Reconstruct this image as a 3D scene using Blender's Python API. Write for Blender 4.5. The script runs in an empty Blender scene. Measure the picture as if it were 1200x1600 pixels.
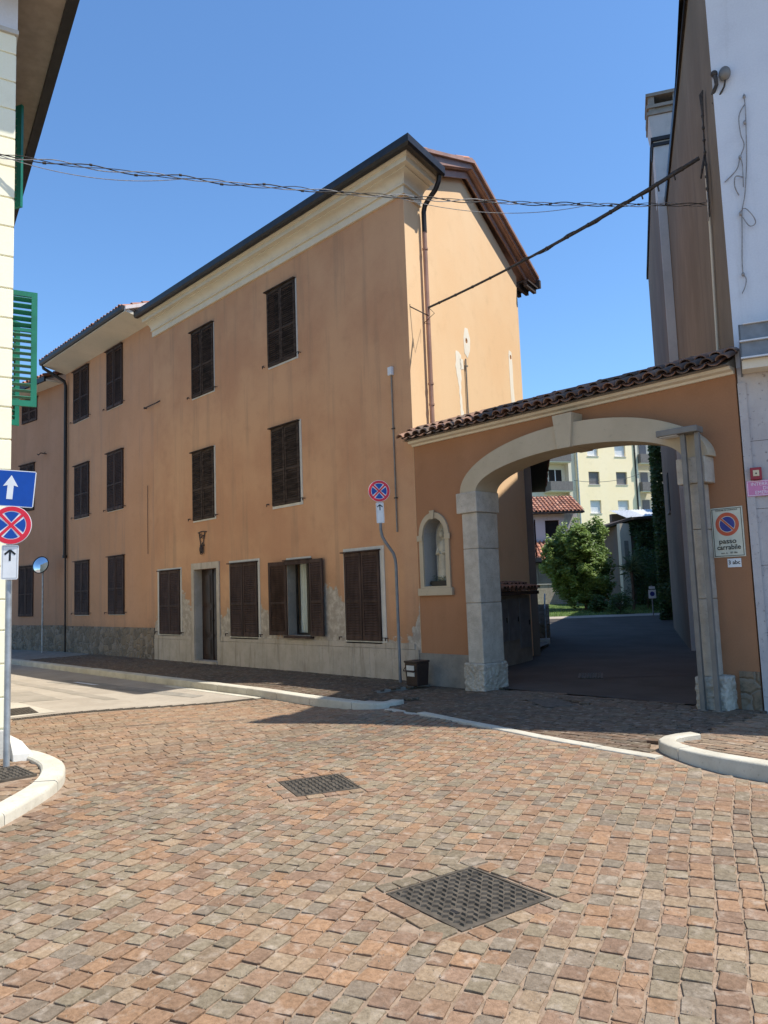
import bpy, bmesh, math, random
from mathutils import Matrix, Vector, noise
from mathutils.geometry import tessellate_polygon
R = math.radians
random.seed(7)
scene = bpy.context.scene
# ---------------------------------------------------------------- camera
cam_d = bpy.data.cameras.new('camera'); cam = bpy.data.objects.new('camera', cam_d)
scene.collection.objects.link(cam); scene.camera = cam
cam_d.sensor_fit = 'HORIZONTAL'; cam_d.sensor_width = 36; cam_d.lens = 36.417
cam_d.clip_start = 0.05; cam_d.clip_end = 2000
cam.matrix_world = Matrix.Translation((0, 0, 1.6)) @ Matrix.Rotation(0.824203, 4, 'Z') @ Matrix.Rotation(math.pi/2+0.101935, 4, 'X') @ Matrix.Rotation(-0.03617, 4, 'Z')
scene.render.resolution_x = 768; scene.render.resolution_y = 1024
scene.render.engine = 'CYCLES'
# ---------------------------------------------------------------- sky and sun
SUN = Vector((0.466, 0.305, 1.0)).normalized()
world = bpy.data.worlds.new('World'); scene.world = world; world.use_nodes = True
wn = world.node_tree.nodes; wl = world.node_tree.links
bg = wn['Background']
sky = wn.new('ShaderNodeTexSky'); sky.sky_type = 'NISHITA'; sky.sun_disc = False
sky.sun_elevation = math.asin(SUN.z); sky.sun_rotation = math.atan2(SUN.x, SUN.y)
sky.air_density = 1.1; sky.dust_density = 0.35; sky.ozone_density = 2.2; sky.altitude = 80
tint = wn.new('ShaderNodeMix'); tint.data_type = 'RGBA'; tint.blend_type = 'MULTIPLY'; tint.inputs[0].default_value = 1; tint.inputs[7].default_value = (.84, 1.13, 1.38, 1)
wl.new(sky.outputs[0], tint.inputs[6]); wl.new(tint.outputs[2], bg.inputs[0]); bg.inputs[1].default_value = 0.118
sun_d = bpy.data.lights.new('sun', 'SUN'); sun_d.energy = 5.0; sun_d.angle = R(0.53); sun_d.color = (1, 0.95, 0.86)
sun = bpy.data.objects.new('sun', sun_d); scene.collection.objects.link(sun)
sun.rotation_mode = 'QUATERNION'; sun.rotation_quaternion = SUN.to_track_quat('Z', 'Y'); sun.location = (8, 5, 30)
vs = scene.view_settings; vs.view_transform = 'Standard'; vs.look = 'None'; vs.exposure = 0.42; vs.gamma = 1
# ---------------------------------------------------------------- materials
def nt(name):
    m = bpy.data.materials.new(name); m.use_nodes = True
    t = m.node_tree; b = t.nodes['Principled BSDF']; return m, t, b
def N(t, typ, **k):
    n = t.nodes.new(typ)
    for a, v in k.items():
        if a in ('op',): n.operation = v
        elif a == 'bt': n.blend_type = v
        else:
            n.inputs[a.replace('_', ' ')].default_value = v
    return n
def c4(c): return (c[0], c[1], c[2], 1)
def mix(t, fac, a, b, bt='MIX'):
    n = t.nodes.new('ShaderNodeMix'); n.data_type = 'RGBA'; n.blend_type = bt
    for i, v in ((0, fac), (6, a), (7, b)):
        if isinstance(v, (int, float)): n.inputs[i].default_value = v
        elif isinstance(v, tuple): n.inputs[i].default_value = c4(v)
        else: t.links.new(v, n.inputs[i])
    return n.outputs[2]
def math_(t, op, a, b=0.0, clamp=False):
    n = t.nodes.new('ShaderNodeMath'); n.operation = op; n.use_clamp = clamp
    for i, v in ((0, a), (1, b)):
        if isinstance(v, (int, float)): n.inputs[i].default_value = v
        else: t.links.new(v, n.inputs[i])
    return n.outputs[0]
def coords(t, scale=(1, 1, 1)):
    tc = t.nodes.new('ShaderNodeTexCoord'); mp = t.nodes.new('ShaderNodeMapping')
    mp.inputs['Scale'].default_value = scale; t.links.new(tc.outputs['Object'], mp.inputs[0]); return mp.outputs[0]
def noise_(t, vec, scale, detail=4, rough=0.55):
    n = N(t, 'ShaderNodeTexNoise', Scale=scale, Detail=detail, Roughness=rough)
    t.links.new(vec, n.inputs['Vector']); return n.outputs['Fac']
def ramp(t, fac, p0, p1, smooth=True):
    n = t.nodes.new('ShaderNodeMapRange'); n.clamp = True
    if smooth: n.interpolation_type = 'SMOOTHSTEP'
    t.links.new(fac, n.inputs[0]); n.inputs[1].default_value = p0; n.inputs[2].default_value = p1
    return n.outputs[0]
def bump(t, b, h, strength, dist):
    n = N(t, 'ShaderNodeBump', Strength=strength, Distance=dist); t.links.new(h, n.inputs['Height'])
    t.links.new(n.outputs[0], b.inputs['Normal'])
def simple(name, col, rough=0.6, metal=0.0, var=0.15, vscale=6.0, bs=0.15, bd=0.004, bscale=60, stretch=(1, 1, 1), spec=0.4):
    m, t, b = nt(name); v = coords(t, stretch)
    n = noise_(t, v, vscale, 5)
    dk = tuple(c*(1-var) for c in col); lt = tuple(min(1, c*(1+var)) for c in col)
    t.links.new(mix(t, ramp(t, n, .3, .7), dk, lt), b.inputs['Base Color'])
    b.inputs['Roughness'].default_value = rough; b.inputs['Metallic'].default_value = metal
    b.inputs['Specular IOR Level'].default_value = spec
    if bs: bump(t, b, noise_(t, v, bscale, 4), bs, bd)
    return m
def plaster(name, ca, cb, grime=(.25, .2, .15), damp=None, dampc=(.46, .41, .34), streak=.5, bs=.25):
    m, t, b = nt(name); v = coords(t); vz = coords(t, (2.2, 2.2, .16))
    big = noise_(t, v, .45, 5, .6); med = noise_(t, v, 2.3, 6, .62); st = noise_(t, vz, 1.3, 6, .65); fine = noise_(t, v, 45, 3)
    c = mix(t, ramp(t, big, .36, .64), ca, cb)
    c = mix(t, math_(t, 'MULTIPLY', ramp(t, med, .5, .78), .4), c, tuple(x*.78 for x in ca))
    c = mix(t, math_(t, 'MULTIPLY', ramp(t, st, .5, .70), streak), c, grime)
    c = mix(t, math_(t, 'MULTIPLY', ramp(t, fine, .35, .7), .12), c, tuple(min(1, x*1.35) for x in cb))
    h = math_(t, 'ADD', math_(t, 'MULTIPLY', fine, .35), math_(t, 'MULTIPLY', med, .8))
    if damp:
        z0, amp, xs = damp
        sp = t.nodes.new('ShaderNodeSeparateXYZ'); t.links.new(v, sp.inputs[0])
        vx = coords(t, (xs, xs, xs*.18)); lo = noise_(t, vx, 1.0, 2, .5); hi = noise_(t, v, 7, 6, .68)
        lim = math_(t, 'ADD', math_(t, 'MULTIPLY', ramp(t, lo, .38, .62, False), amp), z0)
        lim = math_(t, 'ADD', lim, math_(t, 'MULTIPLY', math_(t, 'SUBTRACT', hi, .5), .9))
        d = math_(t, 'SUBTRACT', lim, sp.outputs[2])
        halo = ramp(t, d, -.55, .05); c = mix(t, math_(t, 'MULTIPLY', halo, .45), c, tuple(x*.62 for x in cb))
        peel = ramp(t, d, 0, .05)
        dc = mix(t, ramp(t, hi, .42, .66), tuple(x*.62 for x in dampc), dampc)
        c = mix(t, math_(t, 'MULTIPLY', peel, .88), c, dc)
        h = math_(t, 'SUBTRACT', h, math_(t, 'MULTIPLY', peel, .8))
    t.links.new(c, b.inputs['Base Color']); b.inputs['Roughness'].default_value = .93; b.inputs['Specular IOR Level'].default_value = .15
    bump(t, b, h, bs, .012); return m
def stone(name, ca, cb, pit=(.2, .18, .15), pits=.6, scale=3., bs=.5, stain=None):
    m, t, b = nt(name); v = coords(t)
    n1 = noise_(t, v, scale, 6, .65); n2 = noise_(t, v, scale*9, 5, .7); n3 = noise_(t, v, scale*3.5, 3, .5)
    c = mix(t, ramp(t, n1, .35, .66), ca, cb)
    c = mix(t, math_(t, 'MULTIPLY', ramp(t, n2, .58, .7), pits), c, pit)
    if stain:
        s = noise_(t, coords(t, (4, 4, .35)), 1.6, 5, .7)
        c = mix(t, math_(t, 'MULTIPLY', ramp(t, s, .5, .72), .75), c, stain)
    t.links.new(c, b.inputs['Base Color']); b.inputs['Roughness'].default_value = .85; b.inputs['Specular IOR Level'].default_value = .25
    bump(t, b, math_(t, 'ADD', n2, math_(t, 'MULTIPLY', n3, .6)), bs, .012); return m
def attr_mat(name, rough=.8, bs=.5, scale=25, var=.35, dist=.006, spec=.35, sub=0.0):
    m, t, b = nt(name); a = t.nodes.new('ShaderNodeAttribute'); a.attribute_name = 'Col'; v = coords(t)
    n = noise_(t, v, scale, 6, .7); n2 = noise_(t, v, scale*.35, 4, .6)
    c = mix(t, math_(t, 'MULTIPLY', ramp(t, n, .3, .75), var), a.outputs['Color'], (.5, .47, .42), 'MULTIPLY')
    c = mix(t, math_(t, 'MULTIPLY', ramp(t, n2, .5, .75), var*.6), c, (.46, .38, .30))
    t.links.new(c, b.inputs['Base Color']); b.inputs['Roughness'].default_value = rough; b.inputs['Specular IOR Level'].default_value = spec
    bump(t, b, math_(t, 'ADD', n, n2), bs, dist); return m
def leaf_mat(name, ca, cb):
    m, t, b = nt(name); a = t.nodes.new('ShaderNodeAttribute'); a.attribute_name = 'Col'
    sp = t.nodes.new('ShaderNodeSeparateColor'); t.links.new(a.outputs['Color'], sp.inputs[0])
    t.links.new(mix(t, sp.outputs[0], ca, cb), b.inputs['Base Color']); b.inputs['Roughness'].default_value = .5
    tr = t.nodes.new('ShaderNodeBsdfTranslucent'); t.links.new(mix(t, sp.outputs[0], tuple(x*1.3 for x in ca), tuple(x*1.5 for x in cb)), tr.inputs[0])
    ms = t.nodes.new('ShaderNodeMixShader'); ms.inputs[0].default_value = .3
    t.links.new(b.outputs[0], ms.inputs[1]); t.links.new(tr.outputs[0], ms.inputs[2]); t.links.new(ms.outputs[0], t.nodes['Material Output'].inputs[0]); return m
def rubble(name):
    m, t, b = nt(name); v = coords(t)
    dist = N(t, 'ShaderNodeTexNoise', Scale=3.0, Detail=3.0); t.links.new(v, dist.inputs['Vector'])
    vm = t.nodes.new('ShaderNodeVectorMath'); vm.operation = 'MULTIPLY_ADD'; t.links.new(dist.outputs['Color'], vm.inputs[0]); vm.inputs[1].default_value = (.25, .25, .25); t.links.new(v, vm.inputs[2])
    vo = N(t, 'ShaderNodeTexVoronoi', Scale=4.5); t.links.new(vm.outputs[0], vo.inputs['Vector'])
    ve = N(t, 'ShaderNodeTexVoronoi', Scale=4.5); ve.feature = 'DISTANCE_TO_EDGE'; t.links.new(vm.outputs[0], ve.inputs['Vector'])
    sc = t.nodes.new('ShaderNodeSeparateColor'); t.links.new(vo.outputs['Color'], sc.inputs[0])
    n = noise_(t, v, 9, 6, .7)
    c = mix(t, sc.outputs[0], (.15, .115, .08), (.27, .20, .13)); c = mix(t, ramp(t, sc.outputs[1], .6, .9), c, (.28, .22, .16))
    c = mix(t, ramp(t, n, .45, .75), c, (.10, .085, .06))
    c = mix(t, ramp(t, ve.outputs['Distance'], .05, .0), c, (.24, .21, .17))
    t.links.new(c, b.inputs['Base Color']); b.inputs['Roughness'].default_value = .95
    bump(t, b, math_(t, 'ADD', ramp(t, ve.outputs['Distance'], 0, .15), math_(t, 'MULTIPLY', n, .6)), .8, .03); return m
M = {}
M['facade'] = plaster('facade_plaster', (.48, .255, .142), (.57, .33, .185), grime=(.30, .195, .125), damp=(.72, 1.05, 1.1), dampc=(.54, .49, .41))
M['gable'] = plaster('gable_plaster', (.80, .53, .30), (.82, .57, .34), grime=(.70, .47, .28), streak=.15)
M['mid'] = plaster('middle_plaster', (.50, .27, .148), (.54, .30, .172), grime=(.32, .21, .15), damp=(.5, .35, .9), dampc=(.26, .17, .12))
M['far'] = plaster('far_plaster', (.40, .22, .13), (.44, .25, .155), grime=(.31, .19, .12))
M['archw'] = plaster('arch_plaster', (.34, .17, .088), (.38, .195, .105), grime=(.28, .15, .085), streak=.2)
M['niche'] = plaster('niche_plaster', (.30, .29, .27), (.40, .38, .34), grime=(.2, .19, .17))
M['white'] = plaster('white_plaster', (.60, .62, .66), (.66, .68, .71), grime=(.46, .46, .47), streak=.5, bs=.5)
M['brown'] = plaster('brown_plaster', (.17, .13, .092), (.22, .172, .125), grime=(.12, .10, .08), streak=.6)
M['greyw'] = plaster('grey_plaster', (.16, .13, .105), (.20, .165, .135), grime=(.13, .13, .13), streak=.6)
M['chim'] = plaster('chimney_plaster', (.42, .43, .44), (.52, .53, .53), grime=(.25, .25, .25), streak=.5)
M['cream'] = plaster('cream_plaster', (.88, .82, .60), (.90, .85, .64), grime=(.82, .75, .55), streak=.12, bs=.1)
M['cornice'] = plaster('cornice_plaster', (.64, .57, .45), (.70, .63, .50), grime=(.5, .43, .33), streak=.3, bs=.12)
M['soffit'] = plaster('soffit_plaster', (.62, .56, .46), (.68, .61, .50), grime=(.5, .44, .36), streak=.2, bs=.1)
M['eave'] = simple('eave_board', (.30, .255, .20), .8, var=.12)
M['patchw'] = plaster('bare_render', (.80, .74, .62), (.86, .80, .68), grime=(.66, .56, .42), streak=.4)
M['marble'] = stone('marble_slab', (.42, .36, .285), (.50, .43, .35), pit=(.22, .18, .13), pits=.45, stain=(.20, .165, .12), bs=.2)
M['surround'] = stone('window_stone', (.52, .50, .45), (.60, .57, .51), pits=.3, bs=.2)
M['pier'] = stone('pier_stone', (.44, .385, .31), (.56, .50, .41), pit=(.20, .165, .125), pits=.8, scale=5, bs=1.)
M['rough'] = stone('rough_stone', (.42, .36, .28), (.56, .50, .41), pit=(.28, .2, .12), pits=.7, scale=6, bs=1.)
M['arch'] = stone('arch_stone', (.45, .37, .255), (.50, .415, .29), pits=.25, bs=.15, scale=1.5)
M['trav'] = stone('travertine', (.44, .40, .38), (.52, .48, .45), pit=(.19, .15, .14), pits=.85, scale=2.2, bs=.5)
M['cement'] = stone('cement_render', (.22, .20, .17), (.30, .27, .225), pits=.5, scale=3, bs=.7)
M['kerb'] = stone('kerb_stone', (.46, .42, .335), (.56, .52, .425), pit=(.27, .235, .18), pits=.65, scale=3, bs=.3)
M['rubble'] = rubble('rubble_stone')
M['wood'] = simple('shutter_paint', (.060, .037, .029), .7, var=.35, vscale=9, bs=.3, bd=.002, bscale=40, stretch=(1, 1, .2), spec=.15)
M['woodold'] = simple('weathered_shutter', (.054, .038, .029), .85, var=.5, vscale=12, bs=.4, bd=.003, bscale=50, stretch=(.3, 1, 2), spec=.1)
M['door'] = simple('door_wood', (.030, .016, .012), .45, var=.4, vscale=6, stretch=(1, 1, .2))
M['green'] = simple('green_paint', (.012, .15, .095), .4, var=.15, vscale=4, bs=.1)
M['black'] = simple('dark_void', (.012, .011, .011), .9, var=.1, bs=0)
M['gutter'] = simple('dark_gutter', (.022, .019, .018), .45, var=.25, metal=.2)
M['copper'] = simple('brown_metal', (.36, .21, .155), .5, var=.18, metal=.15, vscale=3)
M['iron'] = simple('rusty_iron', (.055, .04, .033), .8, var=.5, vscale=30)
M['steel'] = simple('galvanised_steel', (.38, .41, .43), .45, var=.2, metal=.5, vscale=8)
M['steel2'] = simple('grey_lamp_metal', (.19, .178, .16), .55, var=.12, metal=.3)
M['polegrey'] = simple('painted_pole', (.20, .21, .22), .5, var=.15, metal=.3)
M['cable'] = simple('cable_dark', (.05, .042, .036), .7, var=.4, vscale=30)
M['cablel'] = simple('cable_light', (.26, .245, .235), .6, var=.3, vscale=30)
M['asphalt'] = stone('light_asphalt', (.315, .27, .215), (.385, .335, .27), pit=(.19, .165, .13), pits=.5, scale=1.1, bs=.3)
M['asphaltb'] = stone('patched_asphalt', (.25, .22, .175), (.31, .27, .22), pit=(.16, .14, .11), pits=.5, scale=1.5, bs=.3)
M['paved2'] = stone('concrete_strip', (.40, .36, .29), (.47, .42, .34), pits=.3, scale=2)
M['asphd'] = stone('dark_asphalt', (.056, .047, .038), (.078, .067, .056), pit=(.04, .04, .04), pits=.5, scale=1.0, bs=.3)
M['paved'] = stone('distant_paving', (.26, .21, .17), (.33, .27, .22), pits=.5, scale=5)
M['sand'] = stone('joint_sand', (.24, .17, .115), (.35, .255, .18), pit=(.10, .075, .055), pits=.7, scale=12, bs=.6)
M['sett'] = attr_mat('porphyry_sett', .8, 1.0, 32, .85, .009)
M['tile'] = attr_mat('roof_tile', .88, .3, 18, .4, .005)
M['cast'] = simple('cast_iron', (.085, .070, .052), .7, var=.35, vscale=14, metal=.1, bs=.4)
M['plantpot'] = simple('dark_planter', (.02, .02, .018), .6)
M['bin'] = simple('brown_plastic', (.035, .02, .016), .5, var=.15)
M['label'] = simple('paper_label', (.55, .54, .50), .6, var=.08, bs=0)
M['relief'] = stone('relief_stone', (.46, .41, .31), (.58, .53, .41), pit=(.16, .13, .08), pits=.5, scale=5, bs=.6)
def sign(name, col, r=.35, e=.0):
    return simple(name, col, r, var=.05, vscale=10, bs=0)
M['sblue'] = sign('sign_blue', (.004, .065, .36)); M['sred'] = sign('sign_red', (.72, .022, .05)); M['swhite'] = sign('sign_white', (.80, .81, .80))
M['sblack'] = sign('sign_black', (.01, .01, .01)); M['sback'] = sign('sign_back', (.32, .33, .34)); M['scream'] = sign('sign_cream', (.62, .62, .50))
M['sred2'] = sign('faded_red', (.56, .10, .045)); M['sblue2'] = sign('faded_blue', (.035, .05, .26)); M['spink'] = sign('pink_plate', (.58, .20, .36)); M['splight'] = sign('pale_letters', (.82, .72, .78))
M['boxred'] = sign('alarm_red', (.30, .02, .03)); M['boxcream'] = sign('alarm_glass', (.62, .52, .33))
M['glass'], t_, b_ = nt('window_glass'); b_.inputs['Base Color'].default_value = (.9, .93, .92, 1); b_.inputs['Roughness'].default_value = .02; b_.inputs['Transmission Weight'].default_value = 1.0; b_.inputs['IOR'].default_value = 1.1
M['curtain'] = simple('curtain_cloth', (.85, .85, .78), .9, var=.06)
M['mirror'], t_, b_ = nt('mirror_glass'); b_.inputs['Base Color'].default_value = (.75, .78, .8, 1); b_.inputs['Roughness'].default_value = .03; b_.inputs['Metallic'].default_value = 1
M['apty'] = plaster('yellow_render', (.96, .78, .49), (.97, .80, .53), grime=(.87, .74, .48), streak=.1, bs=.05)
M['aptc'] = plaster('pale_render', (.66, .60, .47), (.70, .64, .51), grime=(.6, .55, .43), streak=.1, bs=.05)
M['roller'] = simple('grey_roller', (.16, .155, .16), .6, var=.08, bs=0); M['rollw'] = simple('white_roller', (.66, .68, .70), .6, var=.05, bs=0)
M['balc'] = simple('balcony_panel', (.15, .135, .125), .7, var=.15)
M['pinkw'] = plaster('pink_white_wall', (.62, .56, .54), (.68, .62, .59), bs=.1)
M['bark'] = stone('bark', (.09, .065, .045), (.14, .10, .07), scale=8)
M['leaf'] = leaf_mat('bush_leaf', (.07, .13, .03), (.24, .33, .10)); M['ivy'] = leaf_mat('ivy_leaf', (.018, .045, .012), (.07, .13, .035)); M['yucca'] = leaf_mat('yucca_leaf', (.05, .09, .04), (.16, .22, .12))
M['grass'] = stone('lawn_soil', (.06, .10, .02), (.10, .15, .035), pit=(.03, .05, .01), pits=.6, scale=3)
M['corr'] = simple('corrugated_sheet', (.62, .62, .62), .6, var=.1)
# ---------------------------------------------------------------- mesh helpers
class MB:
    def __init__(s): s.v = []; s.f = []; s.m = []; s.c = []
    def add(s, v, f, mi=0, T=None, col=None):
        k = len(s.v)
        s.v += [tuple(T @ Vector(p)) for p in v] if T is not None else [tuple(p) for p in v]
        s.f += [tuple(i+k for i in q) for q in f]; s.m += [mi]*len(f); s.c += [col or (1, 1, 1)]*len(f)
        return s
    def box(s, x0, x1, y0, y1, z0, z1, mi=0, T=None, col=None):
        v = [(x0, y0, z0), (x1, y0, z0), (x1, y1, z0), (x0, y1, z0), (x0, y0, z1), (x1, y0, z1), (x1, y1, z1), (x0, y1, z1)]
        return s.add(v, [(0, 3, 2, 1), (4, 5, 6, 7), (0, 1, 5, 4), (1, 2, 6, 5), (2, 3, 7, 6), (3, 0, 4, 7)], mi, T, col)
    def prism(s, poly, y0, y1, mi=0, T=None, holes=(), rim=None, axis='y'):
        """polygon in x-z pushed from y0 to y1 (axis y) or polygon in x-y pushed in z (axis z)"""
        loops = [list(poly)]+[list(h) for h in holes]; flat = [p for l in loops for p in l]
        tris = tessellate_polygon([[Vector((p[0], p[1], 0)) for p in l] for l in loops])
        mk = (lambda p, d: (p[0], d, p[1])) if axis == 'y' else (lambda p, d: (p[0], p[1], d))
        n = len(flat); v = [mk(p, y0) for p in flat]+[mk(p, y1) for p in flat]
        f = [tuple(t) for t in tris]+[tuple(i+n for i in reversed(t)) for t in tris]
        s.add(v, f, mi, T); k = 0; g = []
        for l in loops:
            m = len(l)
            for i in range(m): g.append((k+i, k+(i+1) % m, n+k+(i+1) % m, n+k+i))
            k += m
        s.add(v, g, mi if rim is None else rim, T); return s
    def tube(s, pts, r, n=8, mi=0, T=None, cap=True, rr=None):
        P = [Vector(p) for p in pts]; V = []; F = []; up = Vector((0, 0, 1)); last = None
        for i, p in enumerate(P):
            d = (P[min(i+1, len(P)-1)]-P[max(i-1, 0)]).normalized()
            a = last if last is not None else (up if abs(d.z) < .9 else Vector((1, 0, 0)))
            a = (a-d*a.dot(d)).normalized(); last = a; b = d.cross(a); q = rr[i] if rr else r
            for k in range(n):
                th = 2*math.pi*k/n; V.append(p+(a*math.cos(th)+b*math.sin(th))*q)
        for i in range(len(P)-1):
            for k in range(n): F.append((i*n+k, i*n+(k+1) % n, (i+1)*n+(k+1) % n, (i+1)*n+k))
        if cap: F.append(tuple(reversed(range(n)))); F.append(tuple((len(P)-1)*n+k for k in range(n)))
        return s.add(V, F, mi, T)
    def sweep(s, path, prof, mi=0, T=None):
        """path: list of (x,y,nx,ny) mitred offsets ; prof: list of (d,z) closed loop"""
        V = []; F = []; n = len(prof)
        for (x, y, nx, ny) in path:
            for d, z in prof: V.append((x+nx*d, y+ny*d, z))
        for i in range(len(path)-1):
            for k in range(n): F.append((i*n+k, i*n+(k+1) % n, (i+1)*n+(k+1) % n, (i+1)*n+k))
        F.append(tuple(range(n))); F.append(tuple((len(path)-1)*n+k for k in reversed(range(n))))
        return s.add(V, F, mi, T)
    def lathe(s, prof, n=16, mi=0, T=None):
        V = []; F = []; m = len(prof)
        for k in range(n):
            th = 2*math.pi*k/n
            for r, z in prof: V.append((r*math.cos(th), r*math.sin(th), z))
        for k in range(n):
            for i in range(m-1): F.append((k*m+i, ((k+1) % n)*m+i, ((k+1) % n)*m+i+1, k*m+i+1))
        return s.add(V, F, mi, T)
    def ball(s, c, rx, ry, rz, mi=0, T=None, n=10):
        V = []; F = []
        for i in range(n+1):
            ph = math.pi*i/n
            for k in range(n*2):
                th = math.pi*k/n; V.append((c[0]+rx*math.sin(ph)*math.cos(th), c[1]+ry*math.sin(ph)*math.sin(th), c[2]+rz*math.cos(ph)))
        for i in range(n):
            for k in range(n*2): F.append((i*2*n+k, (i+1)*2*n+k, (i+1)*2*n+(k+1) % (2*n), i*2*n+(k+1) % (2*n)))
        return s.add(V, F, mi, T)
    def build(s, name, mats, parent=None, loc=(0, 0, 0), rot=(0, 0, 0), smooth=0, bevel=0, colors=False, fixn=True):
        me = bpy.data.meshes.new(name); me.from_pydata(s.v, [], s.f)
        for m in (mats if isinstance(mats, (list, tuple)) else [mats]): me.materials.append(M[m])
        me.polygons.foreach_set('material_index', s.m)
        if colors:
            ca = me.color_attributes.new('Col', 'FLOAT_COLOR', 'CORNER'); buf = []
            for p, c in zip(me.polygons, s.c): buf += [c[0], c[1], c[2], 1]*p.loop_total
            ca.data.foreach_set('color', buf)
        if fixn:
            bm = bmesh.new(); bm.from_mesh(me); bmesh.ops.recalc_face_normals(bm, faces=bm.faces); bm.to_mesh(me); bm.free()
        if smooth:
            me.polygons.foreach_set('use_smooth', [True]*len(me.polygons)); me.set_sharp_from_angle(angle=R(smooth))
        me.update()
        o = bpy.data.objects.new(name, me); scene.collection.objects.link(o); o.location = loc; o.rotation_euler = rot
        if parent: o.parent = parent
        if bevel:
            b = o.modifiers.new('bevel', 'BEVEL'); b.width = bevel; b.segments = 2; b.limit_method = 'ANGLE'; b.angle_limit = R(40)
        return o
def tag(o, label=None, cat=None, group=None, kind=None):
    if label: o['label'] = label
    if cat: o['category'] = cat
    if group: o['group'] = group
    if kind: o['kind'] = kind
    return o
def thing(name, label, cat, loc=(0, 0, 0), rz=0, group=None):
    o = bpy.data.objects.new(name, None); o.empty_display_size = .1; scene.collection.objects.link(o)
    o.location = loc; o.rotation_euler = (0, 0, R(rz)); return tag(o, label, cat, group)
def text(s, size, mat, parent, loc, rot=(math.pi/2, 0, 0), name='lettering', bold=0.0, sx=1.0, ext=.0015):
    cu = bpy.data.curves.new('t', 'FONT'); cu.body = s; cu.size = size; cu.align_x = 'CENTER'; cu.align_y = 'CENTER'; cu.extrude = ext; cu.offset = bold; cu.resolution_u = 4
    ob = bpy.data.objects.new('t', cu); scene.collection.objects.link(ob); bpy.context.view_layer.update()
    me = bpy.data.meshes.new_from_object(ob.evaluated_get(bpy.context.evaluated_depsgraph_get())); bpy.data.objects.remove(ob); bpy.data.curves.remove(cu)
    me.name = name; me.materials.clear(); me.materials.append(M[mat])
    o = bpy.data.objects.new(name, me); scene.collection.objects.link(o); o.parent = parent; o.location = loc; o.rotation_euler = rot; o.scale = (sx, 1, 1)
    return o
def cr(P, k=5):
    P = [Vector(p) for p in P]; Q = [P[0]]+P+[P[-1]]; out = []
    for i in range(1, len(Q)-2):
        a, b, c, d = Q[i-1:i+3]
        for j in range(k):
            t = j/k; out.append(.5*((2*b)+(c-a)*t+(2*a-5*b+4*c-d)*t*t+(3*b-a-3*c+d)*t**3))
    return out+[P[-1]]
def hv(a): return Vector((math.cos(R(a)), math.sin(R(a)), 0))
def sag(a, b, s, n=24, wob=0.0, seed=0):
    a = Vector(a); b = Vector(b); out = []
    for i in range(n+1):
        t = i/n; p = a.lerp(b, t); p.z -= s*4*t*(1-t)
        if wob and 0 < i < n: p += Vector(noise.noise_vector(Vector((t*9+seed, seed, 0))))*wob
        out.append(p)
    return out
def arc(cx, cz, rx, rz, a0, a1, n):
    return [(cx+rx*math.cos(R(a0+(a1-a0)*i/n)), cz+rz*math.sin(R(a0+(a1-a0)*i/n))) for i in range(n+1)]
def rect(x0, x1, z0, z1): return [(x0, z0), (x1, z0), (x1, z1), (x0, z1)]
TERRA = [(.40, .17, .10), (.46, .21, .13), (.36, .15, .09), (.50, .27, .18), (.33, .16, .11)]
DARKT = [(.17, .10, .07), (.24, .13, .09), (.13, .09, .07), (.30, .17, .115)]
def tiles(mb, o, u, v, W, L, pitch=.21, row=.36, pal=TERRA, r=.085, lim=None):
    """rows of curved tiles; o lower corner, u along the eave, v up the slope"""
    o = Vector(o); u = Vector(u).normalized(); v = Vector(v).normalized(); n = u.cross(v).normalized()
    if n.z < 0: n = -n
    nu = int(W/pitch); nr = max(1, int(math.ceil(L/row)))
    for j in range(nr):
        l = min(row, L-j*row)+.05
        for i in range(nu+1):
            for cover in (0, 1):
                if cover == 0 and i == nu: continue
                cx = (i+(0 if cover else .5))*pitch+random.uniform(-.008, .008)
                if lim and cx > lim(j*row): continue
                st = random.uniform(-.02, .02); c = random.choice(pal); k = random.uniform(.8, 1.2); c = tuple(x*k for x in c)
                V = []; F = []; m = 8
                for e, (tt, rr) in enumerate(((0, r), (l, r*.82))):
                    for h in (0, .014):
                        for a in range(m+1):
                            th = math.pi*a/m
                            if cover: x = -math.cos(th)*(rr-h); z = math.sin(th)*(rr-h)*.8+.012*(1-e)+.02
                            else: x = -math.cos(th)*(rr-h*.5); z = -math.sin(th)*(rr*.6-h)+.03
                            V.append(o+u*(cx+x)+v*(j*row+tt+st)+n*(z+.016*(1 if e == 0 else 0)))
                q = m+1
                for a in range(m):
                    F += [(a, a+1, 2*q+a+1, 2*q+a), (q+a+1, q+a, 3*q+a, 3*q+a+1), (a+1, a, q+a, q+a+1), (2*q+a, 2*q+a+1, 3*q+a+1, 3*q+a)]
                mb.add(V, F, 0, None, c)
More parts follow.
